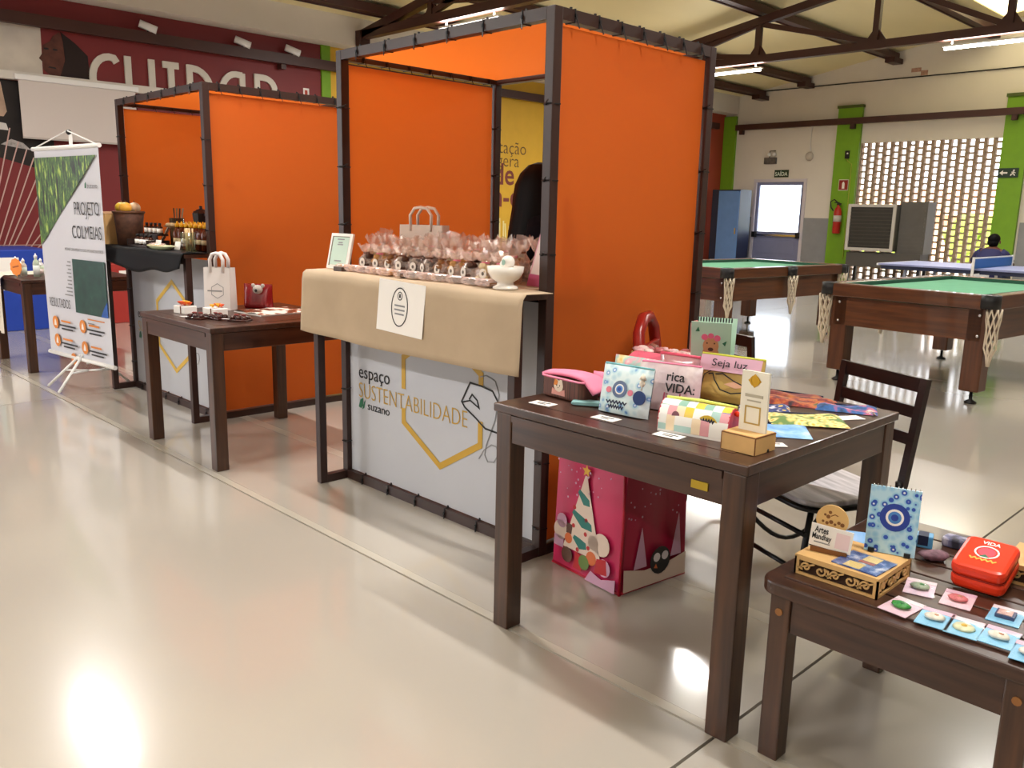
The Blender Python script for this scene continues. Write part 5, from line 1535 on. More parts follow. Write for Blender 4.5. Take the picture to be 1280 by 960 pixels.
for i, (x, y) in enumerate(((-5.665, 2.405), (-5.935, 2.385))):
    o = card_stand('label_card', ('white folded card in front of the honey bottles', 'white folded card beside the dark rack')[i], 'card', (x, y, Z1 + 0.002), 0.1, 0.07, 0.055, math.radians(15), PAPER, 0.002, 'white table cards')
    obj('fold', MB().box(-0.035, 0.035, -0.001, 0.001, 0, 0.055, Matrix.Translation((0, 0.0, 0.0)) @ Matrix.Rotation(math.radians(28), 4, 'X') @ Matrix.Translation((0, 0.0, 0))), PAPER, o) if False else None
# small paper ornament on the inner right panel of the left booth
tag(obj('wall_ornament', MB().prism([(0, 0), (0.04, 0.03), (0.02, 0.07), (-0.02, 0.06), (-0.03, 0.02)], 0.004, front((-5.35, 2.56, 1.50))), mat('gold_paper', '#d8a84a', 0.5, var=0.4, vscale=40)), 'small gold paper ornament on the left booth panel', 'ornament')

# ------------------------------------------------------------------ middle-left table
ZT = 0.7765
paper_bag('tall white paper bag with hexagon logo on the table between the booths', (-4.96, 2.36, ZT), math.radians(36), 0.17, 0.09, 0.255, mat('white_kraft2', '#e2dcda', 0.7), 0.085, tw=0.011)
RBAG = clear_mat('red_film', '#c22a30', 0.12, 0.25, 0.45, '#a51e26')
t = thing('gift_bag', 'red organza gift bag with a grey toy beside the paper bag', 'gift bag', (-4.90, 2.58, ZT), math.radians(34))
obj('film', pouch_mesh(0.19, 0.15, 0.05), RBAG, t)
obj('filling', MB().ball((-0.03, 0, 0.05), 0.05, 0.03, 0.045, 10, 7, 0.1).ball((0.04, 0, 0.05), 0.04, 0.03, 0.045, 10, 7, 0.1), mat('dark_red_fill', '#6a1418', 0.6, var=0.3, vscale=30), t)
o = obj('toy', MB().ball((0.02, -0.045, 0.12), 0.032, 0.026, 0.028, 12, 8).ball((-0.012, -0.04, 0.143), 0.013, 0.010, 0.013, 8, 6).ball((0.052, -0.04, 0.143), 0.013, 0.010, 0.013, 8, 6), mat('grey_plush', '#b3aca6', 0.8), t)
obj('nose', MB().ball((0.022, -0.072, 0.115), 0.009, 0.006, 0.010, 8, 6), BLACK, o)
FLOW = [mat('orange_flower', '#e8591c', 0.5), mat('yellow_flower', '#efb52e', 0.5)]
for i, (x, y, w) in enumerate(((-4.90, 2.11, 0.115), (-4.70, 2.20, 0.13))):
    t = thing('flower_box', ('small white box of orange paper flowers at the table corner', 'white box of orange paper flowers in front of the paper bag')[i], 'box', (x, y, ZT), 0.15, 'boxes of paper flowers')
    obj('box', MB().box(-w / 2, w / 2, -0.04, 0.04, 0, 0.042), PAPER, t, bevel=0.002)
    obj('ribbon', MB().box(0.012, 0.022, -0.0415, 0.0415, 0.0, 0.0432), mat('brown_ribbon_band%d' % i, '#6a3418', 0.5), t)
    for k in range(12 if i == 0 else 6):
        q = random.uniform(0, 2 * PI); r = random.uniform(0.005, 0.045)
        obj('flower', MB().lathe([(0.0, 0.0), (0.014, 0.010), (0.018, 0.018), (0.004, 0.008)], (r * math.cos(q) * 1.1, r * math.sin(q) * 0.75, 0.043 + 0.004 * (k % 3)), 6, False), FLOW[k % 2], t)
CHW = mat('dark_chocolate_wrap', '#3a1b16', 0.25, var=0.4, vscale=30)
for i, (x, y, r) in enumerate(((-4.60, 2.05, 0.5), (-4.52, 2.13, 0.2), (-4.38, 2.19, 0.6))):
    t = thing('chocolate_pack', ('dark wrapped chocolate pack nearest the front table corner', 'dark wrapped chocolate pack behind the nearest one', 'dark wrapped chocolate pack before the magazine')[i], 'chocolate', (x, y, ZT), r, 'chocolate packs')
    obj('tray', MB().box(-0.055, 0.055, -0.04, 0.04, 0, 0.012), CHW, t, bevel=0.003)
    for k in range(6):
        obj('piece', MB().ball((-0.036 + 0.036 * (k % 3), -0.02 + 0.04 * (k // 3), 0.018), 0.017, 0.017, 0.012, 8, 6), CHW, t)
    obj('bow', MB().ball((-0.02, 0, 0.034), 0.018, 0.008, 0.006, 8, 5).ball((0.02, 0, 0.034), 0.018, 0.008, 0.006, 8, 5), mat('maroon_bow%d' % i, '#7a2a24', 0.4), t)
    obj('tag', MB().box(-0.085, -0.045, -0.045, -0.03, 0.013, 0.0145), PAPER, t)
t = thing('magazine', 'open illustrated magazine lying at the right of the table between booths', 'magazine', (-4.66, 2.53, ZT), math.radians(3))
MAGP = ramp_mat('magazine_print', 'noise', 14, [(0.40, '#5a2c1c'), (0.47, '#8a4a30'), (0.52, '#e8ded4'), (0.8, '#f0e8e0')], 0.35, detail=3)
for s in (-1, 1):
    obj('page', MB().grid(lambda u, v: (s * u * 0.15, -0.16 + v * 0.32, 0.006 + 0.010 * math.sin(PI * min(1, u * 1.1))), 8, 2), MAGP, t)
obj('page_block', MB().box(-0.149, 0.149, -0.158, 0.158, 0, 0.005), PAPER, t)
tag(obj('receipt', MB().box(-0.035, 0.035, -0.02, 0.02, 0, 0.001), PAPER, loc=(-4.36, 2.60, ZT)), 'small white slip at the right edge of the table between booths', 'paper slip')

# ------------------------------------------------------------------ far left table
ZL = 0.7715
def lcloth(u, v):
    x = -8.67 + u * 0.42
    s = v * 0.95
    if s < 0.45:
        return (x, 2.42 - s, ZL + 0.003)
    d = s - 0.45
    return (x, 1.962 - 0.015 * math.sin(9 * u) * d * 2, ZL + 0.003 - d)
o = obj('tablecloth', MB().grid(lcloth, 16, 20), mat('cream_cloth', '#d8cfc0', 0.8))
tag(o, 'cream cloth hanging off the far left table', 'tablecloth')
obj('teal_panel', MB().box(-8.50, -8.36, 1.930, 1.934, 0.38, 0.74), mat('aqua_fabric', '#9cc4c4', 0.7, var=0.1), o)
tones = ['#dfe6e2', '#cfe0d2', '#e6e0e4', '#d8d2d6', '#b9c4a8', '#dfd6c8', '#e2dedf', '#c4d4c0', '#e0e4e6', '#d6c4c0', '#cddccf', '#e6e2da']
spots = [(-8.45, 2.18), (-8.36, 2.12), (-8.30, 2.30), (-8.22, 2.10), (-8.14, 2.25), (-8.06, 2.10), (-7.98, 2.36), (-7.92, 2.16), (-7.86, 2.30), (-8.40, 2.42), (-8.12, 2.48), (-7.88, 2.52)]
for i, (x, y) in enumerate(spots):
    hh = 0.10 + 0.05 * ((i * 7) % 4) / 3 + (0.08 if x > -8.0 else 0)
    bm_ = mat('spray_body%d' % i, tones[i], 0.35, trans=0.2)
    o = small_bottle(hh, 0.026, 'nozzle', WHITEP, bm_, mat('spray_label%d' % i, tones[(i + 5) % 12], 0.5))
    o.location = (x, y, ZL + 0.006)
    tag(o, 'pale spray bottle on the far left table, %s from left' % ORD[sorted(range(12), key=lambda k: spots[k][0]).index(i)], 'bottle', 'bottles on the far left table')
t = thing('price_sign', 'round orange price sign on the far left table', 'sign', (-8.00, 2.03, ZL + 0.003), math.radians(20))
obj('disc', MB().prism([(0.075 * (1 if k % 2 else 0.9) * math.cos(2 * PI * k / 20), 0.085 + 0.075 * (1 if k % 2 else 0.9) * math.sin(2 * PI * k / 20)) for k in range(20)], 0.004, front((0, 0, 0))), mat('bright_orange_card', '#ef8a2c', 0.5), t)
obj('stick', MB().box(-0.004, 0.004, 0.0, 0.004, 0, 0.03), KRAFT, t)
obj('print_line', MB().stroke([(-0.04, 0.08), (0.04, 0.095)], 0.012, 0, 0.0006, front((0, -0.0045, 0))), mat('rust_ink', '#b0521c', 0.6), t)
t = thing('storage_box', 'royal blue storage cabinet low behind the far left table', 'cabinet', (-10.75, 2.65, 0))
obj('body', MB().box(-0.6, 0.35, -0.9, 0.35, 0.0, 0.88), BLUE, t, bevel=0.01)
obj('label_sheet', MB().box(0.351, 0.354, -0.30, 0.02, 0.45, 0.80), PAPER, t)
t = thing('red_locker', 'red cabinet with a white notice behind the left booth', 'cabinet', (-10.7, 4.05, 0))
obj('body', MB().box(-0.5, 0.25, -0.5, 0.6, 0, 0.70), mat('red_locker_paint', '#a3302a', 0.45, var=0.05), t, bevel=0.008)
obj('notice', MB().box(0.251, 0.254, -0.32, -0.16, 0.38, 0.62), PAPER, t)

# ------------------------------------------------------------------ front table goods
ZF = 0.7866
tagcard('white price tag at the left corner of the front table', -1.865, 1.978, ZF, math.radians(6))
tagcard('white price tag before the blue eye pouch', -1.60, 1.980, ZF, math.radians(2))
tagcard('white price tag before the checkered pencil case', -1.353, 1.960, ZF, math.radians(4))
tagcard('white price tag beside the light blue folded fabric', -1.105, 2.105, ZF, math.radians(50), 0.06, 0.04, lines=1)
tagcard('white price tag at the far edge of the front table', -1.115, 2.585, ZF, math.radians(60), 0.09, 0.05, lines=0)

# brown striped case with pink flap
t = thing('pencil_case', 'brown striped case with a pink lid and a small cat patch', 'pencil case', (-1.872, 2.112, ZF), math.radians(-4))
STRIPE = ramp_mat('brown_stripes', 'noise', 4, [(0.35, '#3a1f18'), (0.5, '#6a3d30'), (0.65, '#4a2820'), (0.8, '#8a5a48')], 0.5, (14, 1, 0.05), detail=1)
obj('body', MB().prism(rr(-0.10, 0.10, -0.038, 0.05, 0.022), 0.072), STRIPE, t, bevel=0.006)
obj('lid', MB().grid(lambda u, v: (-0.105 + 0.25 * u, -0.030 + 0.085 * v, 0.076 + 0.012 * math.sin(PI * u) + 0.006 * math.sin(PI * v) - 0.05 * max(0, u - 0.80) ** 1.0 * 3.5 * (u > 0.8)), 16, 6), PINK, t).modifiers.new('solid', 'SOLIDIFY').thickness = 0.010
obj('zip', MB().tube([(a, b, 0.070) for a, b in rr(-0.102, 0.102, -0.040, 0.052, 0.022)], 0.004, 5, closed=True), PINK, t)
pt = obj('cat_patch', MB().prism(circ(-0.012, 0.043, 0.022, 14, 0.020), 0.0012, front((0, -0.0385, 0))).prism([(-0.032, 0.052), (-0.026, 0.072), (-0.016, 0.062)], 0.0012, front((0, -0.0385, 0))).prism([(-0.008, 0.062), (0.002, 0.072), (0.008, 0.052)], 0.0012, front((0, -0.0385, 0))), mat('cream_patch', '#ead8c6', 0.6), t)
obj('orange_ear', MB().prism([(-0.034, 0.045), (-0.028, 0.068), (-0.014, 0.060), (-0.018, 0.045)], 0.0008, front((0, -0.0399, 0))), mat('orange_patch', '#e08a3a', 0.6), pt)
obj('paws', MB().prism([(-0.045, 0.012), (0.02, 0.012), (0.018, 0.034), (-0.012, 0.024), (-0.042, 0.034)], 0.0012, front((0, -0.0385, 0))), mat('salmon_patch', '#d99a90', 0.6), pt)
obj('cat_face', MB().ball((-0.019, -0.041, 0.045), 0.002, 0.001, 0.003, 6, 4).ball((-0.005, -0.041, 0.045), 0.002, 0.001, 0.003, 6, 4).ball((-0.012, -0.041, 0.038), 0.002, 0.001, 0.002, 6, 4), INK, pt)
tag(obj('fabric_scrap', pouch_mesh(0.10, 0.06, 0.005), mat('aqua_scrap', '#7fa9ab', 0.7), rot=(math.radians(-90), 0, 0.6), loc=(-1.745, 2.055, ZF + 0.008)), 'flat aqua pouch poking out beside the brown striped case', 'pouch')
tag(obj('pink_pouch', pouch_mesh(0.11, 0.085, 0.022), PINK, rot=(math.radians(-12), 0, 0.2), loc=(-1.80, 2.215, ZF)), 'plain pink pouch behind the brown striped case', 'pouch')
# rainbow pouch
RAINB = ramp_mat('rainbow_fabric', 'noise', 6, [(0.36, '#e8b84a'), (0.45, '#f0d9a8'), (0.52, '#9cc7bd'), (0.6, '#e6a0b0'), (0.7, '#efe6da')], 0.6, (3, 1, 3), detail=2)
tag(obj('rainbow_pouch', pouch_mesh(0.19, 0.135, 0.022), RAINB, rot=(math.radians(-8), 0, 0.1), loc=(-1.745, 2.31, ZF)), 'pastel rainbow pouch behind the blue eye pouch', 'pouch')
# blue eye pouch
EYE = ramp_mat('eye_fabric', 'voronoi', 38, [(0.0, '#1d2f6a'), (0.14, '#f2f4f6'), (0.24, '#4a7fc0'), (0.34, '#a9cbd8'), (0.6, '#d3e3e6')], 0.45, (1, 0.15, 1), rnd=0.8)
EYEB = ramp_mat('eye_card_print', 'voronoi', 52, [(0.0, '#16256a'), (0.13, '#f4f6fa'), (0.20, '#2a4fb0'), (0.36, '#2a4fb0'), (0.38, '#86bde0'), (0.7, '#b5d8ea')], 0.35, (1, 0.15, 1), rnd=0.8)
DKBLUE = mat('eye_blue', '#27419a', 0.4)
MIDBLUE = mat('eye_mid_blue', '#4d86c8', 0.4)
SLATE = mat('eye_slate', '#5b6c8e', 0.5)
def eye(parent, M, r, outer, d=0.0008):
    for k, (f, m) in enumerate(((1.0, outer), (0.60, PAPER), (0.44, MIDBLUE), (0.24, DKBLUE))):
        obj('eye_ring', MB().prism(circ(0, 0, r * f, 22), d, M, d * k), m, parent)
t = thing('eye_pouch', 'glossy light blue zip pouch printed with eyes', 'pouch', (-1.60, 2.062, ZF), math.radians(4))
tilt(t, math.radians(-10))
obj('body', pouch_mesh(0.185, 0.152, 0.030), EYE, t)
obj('zip', MB().tube([(-0.09, 0, 0.153), (0.09, 0, 0.153)], 0.004, 6), mat('teal_zip', '#6fb0b8', 0.5), t)
eye(t, frame_m((-0.008, -0.0262, 0.078), (1, 0, 0), (0, 0.10, 1)), 0.027, SLATE)
for fx in (-0.048, 0.032):
    obj('flower_print', MB().prism(circ(fx, 0, 0.010, 10), 0.0008, frame_m((0, -0.0264, 0.072), (1, 0, 0), (0, 0.1, 1))), bpy.data.materials.get('coral_print') or mat('coral_print', '#d9788a', 0.5), t)
for k, (w, z) in enumerate(((0.075, 0.036), (0.055, 0.022))):
    obj('lettering_line', MB().stroke([(-w / 2 - 0.012 + w * i / 12, 0.004 * (-1) ** i) for i in range(13)], 0.004, 0, 0.0008, frame_m((0, -0.0295, z), (1, 0, 0), (0, 0.02, 1))), NAVY, t)
kc = obj('key_charm', MB().prism(circ(0.070, 0.062, 0.022, 20), 0.004, front((0, -0.030, 0))), mat('navy_charm', '#1f3a72', 0.35), t)
obj('charm_figure', MB().ball((0.072, -0.030, 0.108), 0.010, 0.007, 0.012, 8, 6).lathe([(0.012, 0.0), (0.003, 0.02)], (0.072, -0.030, 0.118), 8).tube([(0.072, -0.03, 0.085), (0.072, -0.03, 0.098)], 0.002, 5), mat('ivory_charm', '#e6dccb', 0.5), kc)
# clear pouch with lettering
t = thing('lettered_pouch', 'clear pinkish pouch with black brush lettering', 'pouch', (-1.545, 2.215, ZF), math.radians(14))
tilt(t, math.radians(-9))
CLP = ramp_mat('pearl_pink', 'noise', 9, [(0.3, '#d9c6c8'), (0.5, '#c9b4b8'), (0.62, '#e6d9d8'), (0.75, '#c98a98')], 0.25, detail=4)
obj('body', pouch_mesh(0.21, 0.150, 0.022), CLP, t)
obj('zip', MB().tube([(-0.10, 0, 0.151), (0.10, 0, 0.151)], 0.004, 6), PINK, t)
Mx = lambda x, z: frame_m((x, -0.0235, z), (1, 0, 0), (0, 0.08, 1))
text('rica', 0.042, INK, t, Mx(-0.005, 0.098), off=0.0006)
text('VIDA:', 0.040, INK, t, Mx(-0.005, 0.062), off=0.0006)
text('linda', 0.042, mat('rose_ink', '#a8455c', 0.6), t, Mx(-0.010, 0.030), off=0.0004)
obj('dots', MB().prism(circ(-0.07, 0.115, 0.004, 8), 0.0008, Mx(0, 0)).prism(circ(-0.055, 0.118, 0.004, 8), 0.0008, Mx(0, 0)), INK, t)
# checkered pencil case
CHK = ramp_mat('pastel_checks', 'cells', 38, [(0.0, '#f0eeea'), (0.42, '#e0a0a8'), (0.54, '#e3c44a'), (0.66, '#8ab5a4'), (0.78, '#a9c9c4'), (0.88, '#efd9b8'), (0.95, '#4a78b8')], 0.4, const=True)
t = thing('pencil_case', 'rounded pastel checkered pencil case with red zip ends', 'pencil case', (-1.315, 2.045, ZF), math.radians(10))
def half(u, v):
    a = PI * v
    return (-0.105 + 0.21 * u, -0.045 * math.cos(a) * (1 + 0.08 * math.sin(PI * u)), 0.008 + 0.082 * math.sin(a) ** 0.8)
obj('body', MB().grid(half, 16, 14), CHK, t)
obj('end', MB().prism([(-0.045 * math.cos(PI * k / 12), 0.008 + 0.082 * math.sin(PI * k / 12) ** 0.8) for k in range(13)], 0.004, frame_m((0.103, 0, 0), (0, 1, 0), (0, 0, 1))), mat('red_end', '#c2394a', 0.5), t)
obj('end', MB().prism([(-0.045 * math.cos(PI * k / 12), 0.008 + 0.082 * math.sin(PI * k / 12) ** 0.8) for k in range(13)], 0.004, frame_m((-0.107, 0, 0), (0, 1, 0), (0, 0, 1))), bpy.data.materials['red_end'], t)
obj('base', MB().box(-0.105, 0.105, -0.045, 0.045, 0, 0.010), PAPER, t)
obj('zip', MB().tube([(-0.105, 0.012, 0.091), (0, 0.012, 0.095), (0.108, 0.012, 0.090)], 0.005, 6), mat('lime_zip', '#d4dc6a', 0.5), t)
obj('zip_pull', MB().ball((0.115, 0.0, 0.075), 0.010, 0.006, 0.008, 8, 6), RED, t)
Mf = frame_m((0, -0.0465, 0), (1, 0, 0), (0, 0.10, 1))
obj('figure_print', MB().prism(circ(-0.052, 0.052, 0.012, 12, 0.014), 0.0008, Mf).prism([(-0.062, 0.022), (-0.042, 0.022), (-0.046, 0.040), (-0.058, 0.040)], 0.0008, Mf), mat('mauve_print', '#8a5a66', 0.5), t)
obj('round_badge', MB().prism(circ(0.045, 0.042, 0.030, 16, 0.026), 0.0006, Mf), mat('mustard_badge', '#d9b83a', 0.5), t)
for k in range(2):
    obj('lettering_line', MB().stroke([(0.025 + 0.004 * i, 0.052 - 0.020 * k + 0.004 * (-1) ** i) for i in range(11)], 0.004, 0, 0.0006, Matrix.Translation((0, -0.001, 0)) @ Mf), mat('plum_ink%d' % k, ('#2a2a3a', '#a03a58')[k], 0.6), t)
# pink folded case
t = thing('flat_case', 'flat pink case lying behind the checkered pencil case', 'case', (-1.37, 2.175, ZF), math.radians(12))
obj('body', MB().prism(rr(-0.115, 0.115, -0.05, 0.05, 0.02), 0.030), PINK, t, bevel=0.008)
obj('opening', MB().prism([(-0.115, -0.01), (-0.03, -0.047), (0.02, -0.047), (-0.10, 0.02)], 0.001, None, 0.0305), mat('dark_opening', '#5a2a2c', 0.7), t)
# hen pouch
t = thing('hen_pouch', 'pink and mustard zip pouch with a line drawing of a hen', 'pouch', (-1.485, 2.475, ZF), math.radians(8))
tilt(t, math.radians(-12))
obj('body', pouch_mesh(0.225, 0.155, 0.022), mat('mustard_fabric', '#c9a85a', 0.55, var=0.08), t)
obj('pink_band', MB().grid(lambda u, v: (-0.108 + 0.216 * u, -0.0245 - 0.003 * math.sin(PI * u) + 0.010 * v, 0.100 + 0.053 * v), 10, 4), mat('dusty_pink_fabric', '#d3a5b8', 0.6), t)
obj('zip', MB().tube([(-0.112, 0, 0.156), (0.112, 0, 0.156)], 0.005, 6), mat('lime_zip2', '#cdd24a', 0.5), t)
Mh = frame_m((0, -0.0285, 0), (1, 0, 0), (0, 0.05, 1))
text('Seja luz', 0.034, INK, t, frame_m((-0.062, -0.0275, 0.118), (1, 0, 0), (0, 0.15, 1)), width=0.125)
obj('hen_drawing', MB().stroke([(-0.07, 0.088), (-0.055, 0.092), (-0.045, 0.070), (-0.02, 0.040), (0.02, 0.032), (0.06, 0.040), (0.085, 0.075), (0.06, 0.062), (0.02, 0.075), (-0.02, 0.095), (-0.045, 0.090)], 0.004, 0, 0.0008, Mh).stroke([(-0.09, 0.03), (-0.085, 0.085), (-0.05, 0.108)], 0.003, 0, 0.0008, Mh), INK, t)
obj('hen_wing', MB().prism([(-0.01, 0.06), (0.03, 0.050), (0.065, 0.058), (0.03, 0.075)], 0.0006, Mh), mat('peach_print', '#dba98a', 0.6), t)
obj('red_tassel', MB().ball((-0.118, -0.01, 0.10), 0.010, 0.008, 0.012, 8, 6), RED, t)
# clear pink bags
t = thing('clear_bag', 'clear bag with pink trim between the lettered pouch and the hen pouch', 'pouch', (-1.63, 2.40, ZF), math.radians(6))
obj('film', pouch_mesh(0.15, 0.15, 0.030), clear_mat('pink_film', '#f2d5da', 0.2, 0.15, 0.35, '#e6c2c8'), t)
obj('trim', MB().tube([(-0.075, 0, 0.15), (0.075, 0, 0.15)], 0.006, 6), mat('hot_pink_trim', '#e0526e', 0.45), t)
obj('pocket', MB().box(-0.06, 0.06, -0.034, -0.030, 0.02, 0.085), mat('rose_cloth', '#d3a0aa', 0.6, var=0.15, vscale=30), t)
tag(obj('long_pouch', MB().grid(lambda u, v: (-0.14 + 0.28 * u, -0.05 + 0.10 * v, 0.105 + 0.016 * math.sin(PI * v)), 10, 5).box(-0.14, 0.14, -0.05, 0.05, 0.0, 0.106), mat('coral_pouch', '#d9637a', 0.5, var=0.2, vscale=12), rot=(0, 0, 0.05), loc=(-1.758, 2.515, ZF)), 'long coral pink case stacked in the middle of the front table', 'case')
# kraft box of wrapped sweets
t = thing('sweet_box', 'kraft tray of pink wrapped trinkets at the back of the front table', 'box', (-1.860, 2.655, ZF), 0.03)
for bx in ((-0.12, 0.12, -0.07, -0.066), (-0.12, 0.12, 0.066, 0.07), (-0.12, -0.116, -0.066, 0.066), (0.116, 0.12, -0.066, 0.066)):
    obj('side', MB().box(bx[0], bx[1], bx[2], bx[3], 0, 0.10), KRAFT, t)
obj('bottom', MB().box(-0.116, 0.116, -0.066, 0.066, 0, 0.004), KRAFT, t)
WR = [mat('wrap%d' % k, c_, 0.35, var=0.3, vscale=50) for k, c_ in enumerate(('#dba9ac', '#e3c9c4', '#b5656a', '#8a5a50'))]
for k in range(20):
    obj('trinket', MB().ball((-0.10 + 0.05 * (k % 5) + random.uniform(-0.008, 0.008), -0.045 + 0.03 * (k // 5), 0.10 + random.uniform(-0.004, 0.012)), 0.026, 0.018, 0.014, 7, 5, 0.2), WR[k % 4], t)
# green desk calendar
t = thing('desk_calendar', 'mint green desk calendar with a capybara drawing', 'calendar', (-1.665, 2.655, ZF + 0.0665), math.radians(24))
MINT = mat('mint_card', '#a9cdb8', 0.5)
for s, nm in ((-1, 'front_board'), (1, 'back_board')):
    obj(nm, MB().box(-0.07, 0.07, -0.0015, 0.0015, 0, 0.185), MINT, t, loc=(0, s * 0.04, 0.0), rot=(-s * math.radians(12), 0, 0))
obj('base_board', MB().box(-0.07, 0.07, -0.04, 0.04, 0, 0.002), PAPER, t)
for k in range(13):
    obj('spiral_ring', MB().tube([(-0.06 + 0.01 * k, 0.008 * math.cos(2 * PI * j / 8), 0.182 + 0.008 * math.sin(2 * PI * j / 8)) for j in range(8)], 0.0016, 4, closed=True), INK, t)
Mc = Matrix.Translation((0, -0.04, 0.0)) @ Matrix.Rotation(math.radians(12), 4, 'X') @ front((0, -0.002, 0))
CAP = mat('capybara_brown', '#b98a62', 0.6)
cp = obj('animal_print', MB().prism(circ(0.0, 0.062, 0.030, 16, 0.042), 0.0006, Mc).prism(circ(0.0, 0.098, 0.028, 16, 0.032), 0.0007, Mc), CAP, t)
obj('flower_crown', MB().prism(circ(-0.022, 0.130, 0.012, 8), 0.0012, Mc).prism(circ(0.0, 0.135, 0.011, 8), 0.0011, Mc).prism(circ(0.022, 0.128, 0.012, 8), 0.0013, Mc), mat('rose_flower', '#d9688a', 0.5), cp)
obj('animal_face', MB().prism(circ(-0.013, 0.108, 0.003, 8), 0.0012, Mc).prism(circ(0.013, 0.108, 0.003, 8), 0.0012, Mc).prism(circ(0.0, 0.085, 0.010, 10, 0.007), 0.0012, Mc), mat('dark_brown_ink', '#4a2f22', 0.6), cp)
obj('leaf_print', MB().prism([(0.04, 0.11), (0.055, 0.12), (0.050, 0.10)], 0.0008, Mc).prism([(-0.055, 0.150), (-0.045, 0.168), (-0.04, 0.150)], 0.0008, Mc), LEAFG, t)
ob = tag(obj('card_box', MB().box(-0.085, 0.085, -0.055, 0.055, 0, 0.066), mat('rose_box', '#c98a92', 0.5), rot=(0, 0, math.radians(10)), loc=(-1.635, 2.655, ZF), bevel=0.003), 'rose coloured box under the mint calendar', 'box')
# pink bag behind the calendar
t = thing('gift_bag', 'pale pink tissue bag behind the mint calendar', 'gift bag', (-1.775, 2.755, ZF), math.radians(20))
obj('film', pouch_mesh(0.10, 0.215, 0.022), clear_mat('peach_film', '#f3c9c0', 0.15, 0.2, 0.55, '#e9b3ac'), t)
obj('tissue_top', MB().ball((0.0, 0, 0.215), 0.045, 0.02, 0.016, 10, 6, 0.25), mat('tissue_pink', '#e6a8a4', 0.6), t)
# plaque on wooden base
t = thing('payment_plaque', 'white plaque with a gold emblem on a small wooden box', 'plaque', (-1.133, 2.012, ZF), math.radians(-2))
obj('base', MB().box(-0.052, 0.052, -0.050, 0.050, 0, 0.047), KRAFT, t)
obj('burnt_edge', MB().box(-0.0525, 0.0525, -0.0505, 0.0505, 0.045, 0.0478).box(0.050, 0.0525, -0.0505, -0.048, 0, 0.045).box(-0.053, -0.0505, -0.0505, -0.048, 0, 0.045), KRAFTD, t)
obj('lid', MB().box(-0.050, 0.050, -0.048, 0.048, 0.0476, 0.0492), KRAFT, t)
pq = obj('plaque', MB().box(-0.036, 0.046, 0.004, 0.012, 0.049, 0.212), mat('ivory_acrylic', '#e8e2d2', 0.25), t)
gm = mat('gold_foil', '#c79a2e', 0.35, metal=0.6)
obj('gold_emblem', MB().prism([(0.004, 0.168), (0.024, 0.187), (0.004, 0.206), (-0.016, 0.187)], 0.001, front((0, 0.0035, 0))).stroke(circ(0.004, 0.187, 0.013, 12), 0.004, 0, 0.002, front((0, 0.0035, 0)), closed=True), gm, pq)
obj('lettering_line', MB().box(-0.022, 0.032, 0.0025, 0.0038, 0.142, 0.150).box(-0.015, 0.026, 0.0025, 0.0038, 0.130, 0.134), mat('pale_gold_ink', '#b5ac98', 0.5), pq)
obj('gold_frame', MB().stroke([(-0.018, 0.070), (0.026, 0.070), (0.026, 0.116), (-0.018, 0.116)], 0.004, 0, 0.001, front((0, 0.0035, 0)), closed=True), mat('dull_gold', '#b8974a', 0.45), pq)
obj('notch', MB().tube([(0.053, 0.015, 0.0035), (0.051, 0.015, 0.0035)], 0.005, 8), BLACK, t)

# folded fabric pouches on the right half
def fabric(lab, x, y, z, rot, w, d, m, thick=0.006, fold=0.3):
    t = thing('fabric_pouch', lab, 'pouch', (x, y, z), rot, 'fabric pouches')
    obj('cloth', MB().grid(lambda u, v: ((u - 0.5) * w, (v - 0.5) * d, thick * (0.6 + 0.4 * math.sin(5 * u + 3 * v)) * (min(1, 8 * min(u, 1 - u, v, 1 - v)) * 0.9 + 0.1)), 14, 10), m, t)
    obj('underside', MB().box(-w / 2 + 0.004, w / 2 - 0.004, -d / 2 + 0.004, d / 2 - 0.004, 0, 0.0008), m, t)
    obj('zip', MB().tube([(-w / 2, d / 2, 0.003), (w / 2, d / 2, 0.003)], 0.003, 5), NAVY, t)
    return t
FL_Y = ramp_mat('yellow_floral', 'voronoi', 42, [(0.0, '#d94a5a'), (0.2, '#e8b83a'), (0.38, '#f0e2a8'), (0.55, '#e3cf7a'), (0.75, '#6a8a4a')], 0.7, (1, 1, 0.1))
FL_B = ramp_mat('blue_floral', 'voronoi', 38, [(0.0, '#e86a4a'), (0.2, '#f0d25a'), (0.35, '#2a3f8a'), (0.6, '#1f2f6a'), (0.8, '#d9d4e2')], 0.7, (1, 1, 0.1))
FL_O = ramp_mat('orange_floral', 'noise', 22, [(0.35, '#2a1f2a'), (0.45, '#8a2f2a'), (0.55, '#c2692e'), (0.68, '#3f5a3a')], 0.7, (1, 1, 0.1))
FL_D = ramp_mat('dark_blue_floral', 'noise', 20, [(0.35, '#16335a'), (0.5, '#2a5fa0'), (0.6, '#c2607a'), (0.72, '#e8d8d0')], 0.7, (1, 1, 0.1))
FL_L = ramp_mat('light_blue_cloth', 'noise', 16, [(0.35, '#5a8fd0'), (0.55, '#86b4e6'), (0.72, '#b9cdf0')], 0.7, (1, 1, 0.1))
FL_R = ramp_mat('red_brown_cloth', 'noise', 18, [(0.35, '#5a2a2a'), (0.5, '#8a3f3a'), (0.65, '#b5703a')], 0.7, (1, 1, 0.1))
fabric('light blue fabric pouch nearest the wooden plaque', -1.185, 2.255, ZF, math.radians(35), 0.19, 0.16, FL_L, 0.010)
fabric('yellow floral fabric pouch in the middle of the fabric pile', -1.185, 2.44, ZF + 0.002, math.radians(38), 0.23, 0.16, FL_Y, 0.016)
fabric('blue floral fabric pouch beside the yellow floral one', -1.345, 2.475, ZF + 0.001, math.radians(30), 0.16, 0.14, FL_B, 0.018)
